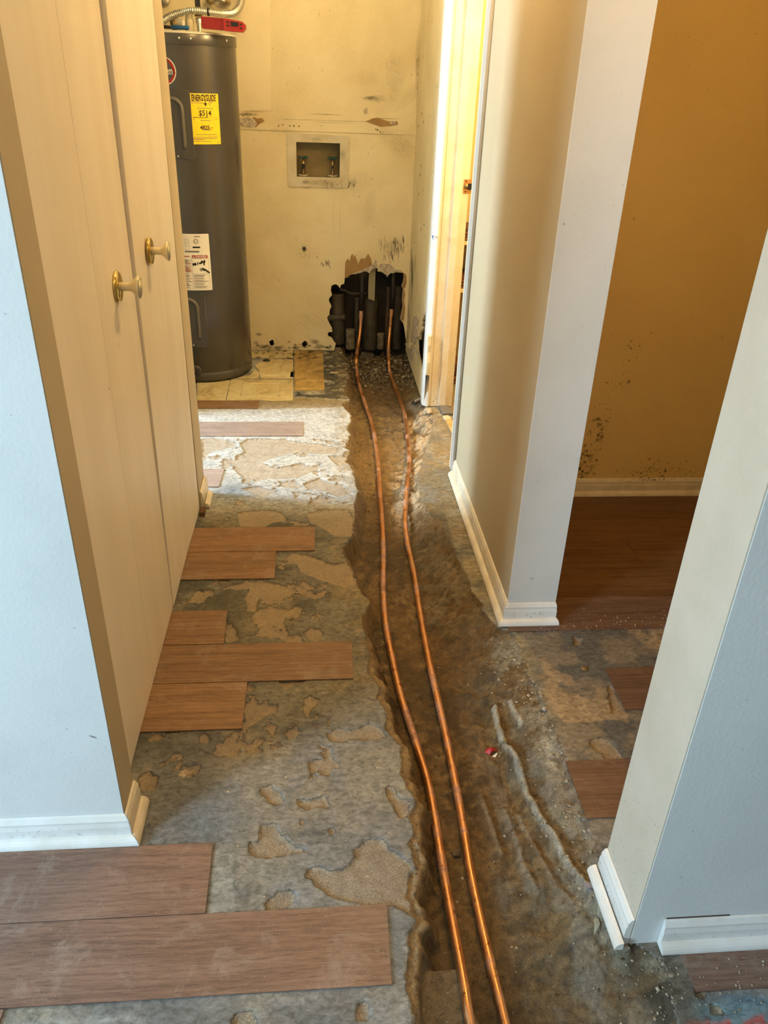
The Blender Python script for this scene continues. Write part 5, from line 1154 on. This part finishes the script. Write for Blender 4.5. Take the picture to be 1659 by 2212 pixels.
for k in range(80): mould(R_.gauss(1415, 38), R_.gauss(1012, 10), R_.uniform(.002, .007), R_.uniform(.25, .7))
mould(1358, 825, .009, .8); mould(1293, 905, .012, .8)
g.build(RW)
g = GR(lambda u, v, w: (u, 2.812-0.0135-w, v))
for k in range(60): u, v = onY(R_.gauss(1410, 30), R_.gauss(1034, 4), 2.80); g.smudge(u, v, R_.uniform(.002, .007), .003, (.03, .02, .008), .7)
g.build(bpy.data.objects['baseboard_right_room'])
def speck(owner, fn, pts, col=(.08, .07, .06)):
    g = GR(fn)
    for (u, v, a, b, al) in pts: g.smudge(u, v, a, b, col, al, R_.uniform(0, 3))
    g.build(owner)
speck(wr, lambda u, v, w: (u, 1.958-w, v), [(R_.uniform(.59, .735), R_.uniform(.08, 1.7), R_.uniform(.0006, .002), R_.uniform(.0006, .003), R_.uniform(.3, .8)) for k in range(46)]+[(.652, .165, .007, .004, .9), (.60, 1.2, .003, .003, .9)])
speck(wn, lambda u, v, w: (.609-w, u, v), [(R_.uniform(.91, 1.06), abs(R_.gauss(.06, .12))+.07, R_.uniform(.0006, .0025), R_.uniform(.0006, .003), R_.uniform(.3, .7)) for k in range(80)])
speck(wn, lambda u, v, w: (u, .902-w, v), [(R_.uniform(.62, 1.3), R_.uniform(.08, 1.3), R_.uniform(.001, .004), R_.uniform(.001, .003), R_.uniform(.2, .5)) for k in range(40)], (.15, .16, .16))
speck(wl, lambda u, v, w: (u, 1.21-w, v), [(R_.uniform(-.8, -.44), R_.uniform(.08, 1.3), R_.uniform(.001, .003), R_.uniform(.001, .004), R_.uniform(.2, .5)) for k in range(20)]+[(-.462, .305, .003, .012, .8)], (.15, .15, .15))
speck(wr, lambda u, v, w: (.59-w, u, v), [(R_.uniform(1.98, 3.0), abs(R_.gauss(.06, .12))+.08, R_.uniform(.002, .01), R_.uniform(.001, .004), R_.uniform(.2, .5)) for k in range(50)], (.2, .13, .06))
speck(bpy.data.objects['baseboard_right'], lambda u, v, w: (.5765-w, u, v), [(R_.uniform(1.97, 2.9), R_.uniform(.025, .05), R_.uniform(.003, .02), R_.uniform(.001, .003), R_.uniform(.2, .6)) for k in range(60)], (.3, .2, .1))
speck(bpy.data.objects['baseboard_left'], lambda u, v, w: (u, 1.1966-w, v), [(R_.uniform(-.8, -.44), R_.uniform(.025, .052), R_.uniform(.001, .007), R_.uniform(.0006, .002), R_.uniform(.3, .7)) for k in range(34)], (.2, .18, .15))
speck(bpy.data.objects['baseboard_post'], lambda u, v, w: (u, 1.9446-w, v), [(R_.uniform(.58, .735), R_.uniform(.022, .05), R_.uniform(.001, .005), R_.uniform(.0008, .003), R_.uniform(.3, .8)) for k in range(26)], (.25, .15, .08))
speck(bpy.data.objects['baseboard_near_end'], lambda u, v, w: (.5950-w, u, v), [(R_.uniform(.90, 1.06), R_.uniform(.025, .05), R_.uniform(.001, .008), R_.uniform(.0008, .002), R_.uniform(.3, .7)) for k in range(26)], (.25, .18, .12))
speck(bpy.data.objects['baseboard_near_right'], lambda u, v, w: (u, .8885-w, v), [(R_.uniform(.67, 1.0), R_.uniform(.024, .05), R_.uniform(.001, .006), R_.uniform(.0008, .002), R_.uniform(.3, .6)) for k in range(26)], (.25, .18, .12))
speck(d1, lambda u, v, w: (DX+w, u, v), [(1.83, .93, .0015, .009, .9), (1.70, .87, .003, .006, .8), (1.99, 1.10, .0015, .003, .8), (1.66, 1.3, .001, .006, .4), (1.75, .4, .001, .006, .5)], (.12, .09, .05))
# dark caulk line under the near wall, on top of the near right baseboard
recalc(MB().box(0.672, 0.80, 0.9005, 0.9018, 0.0762, 0.0785).build('caulk_gap', BR and STUD, bpy.data.objects['wall_near_right']))
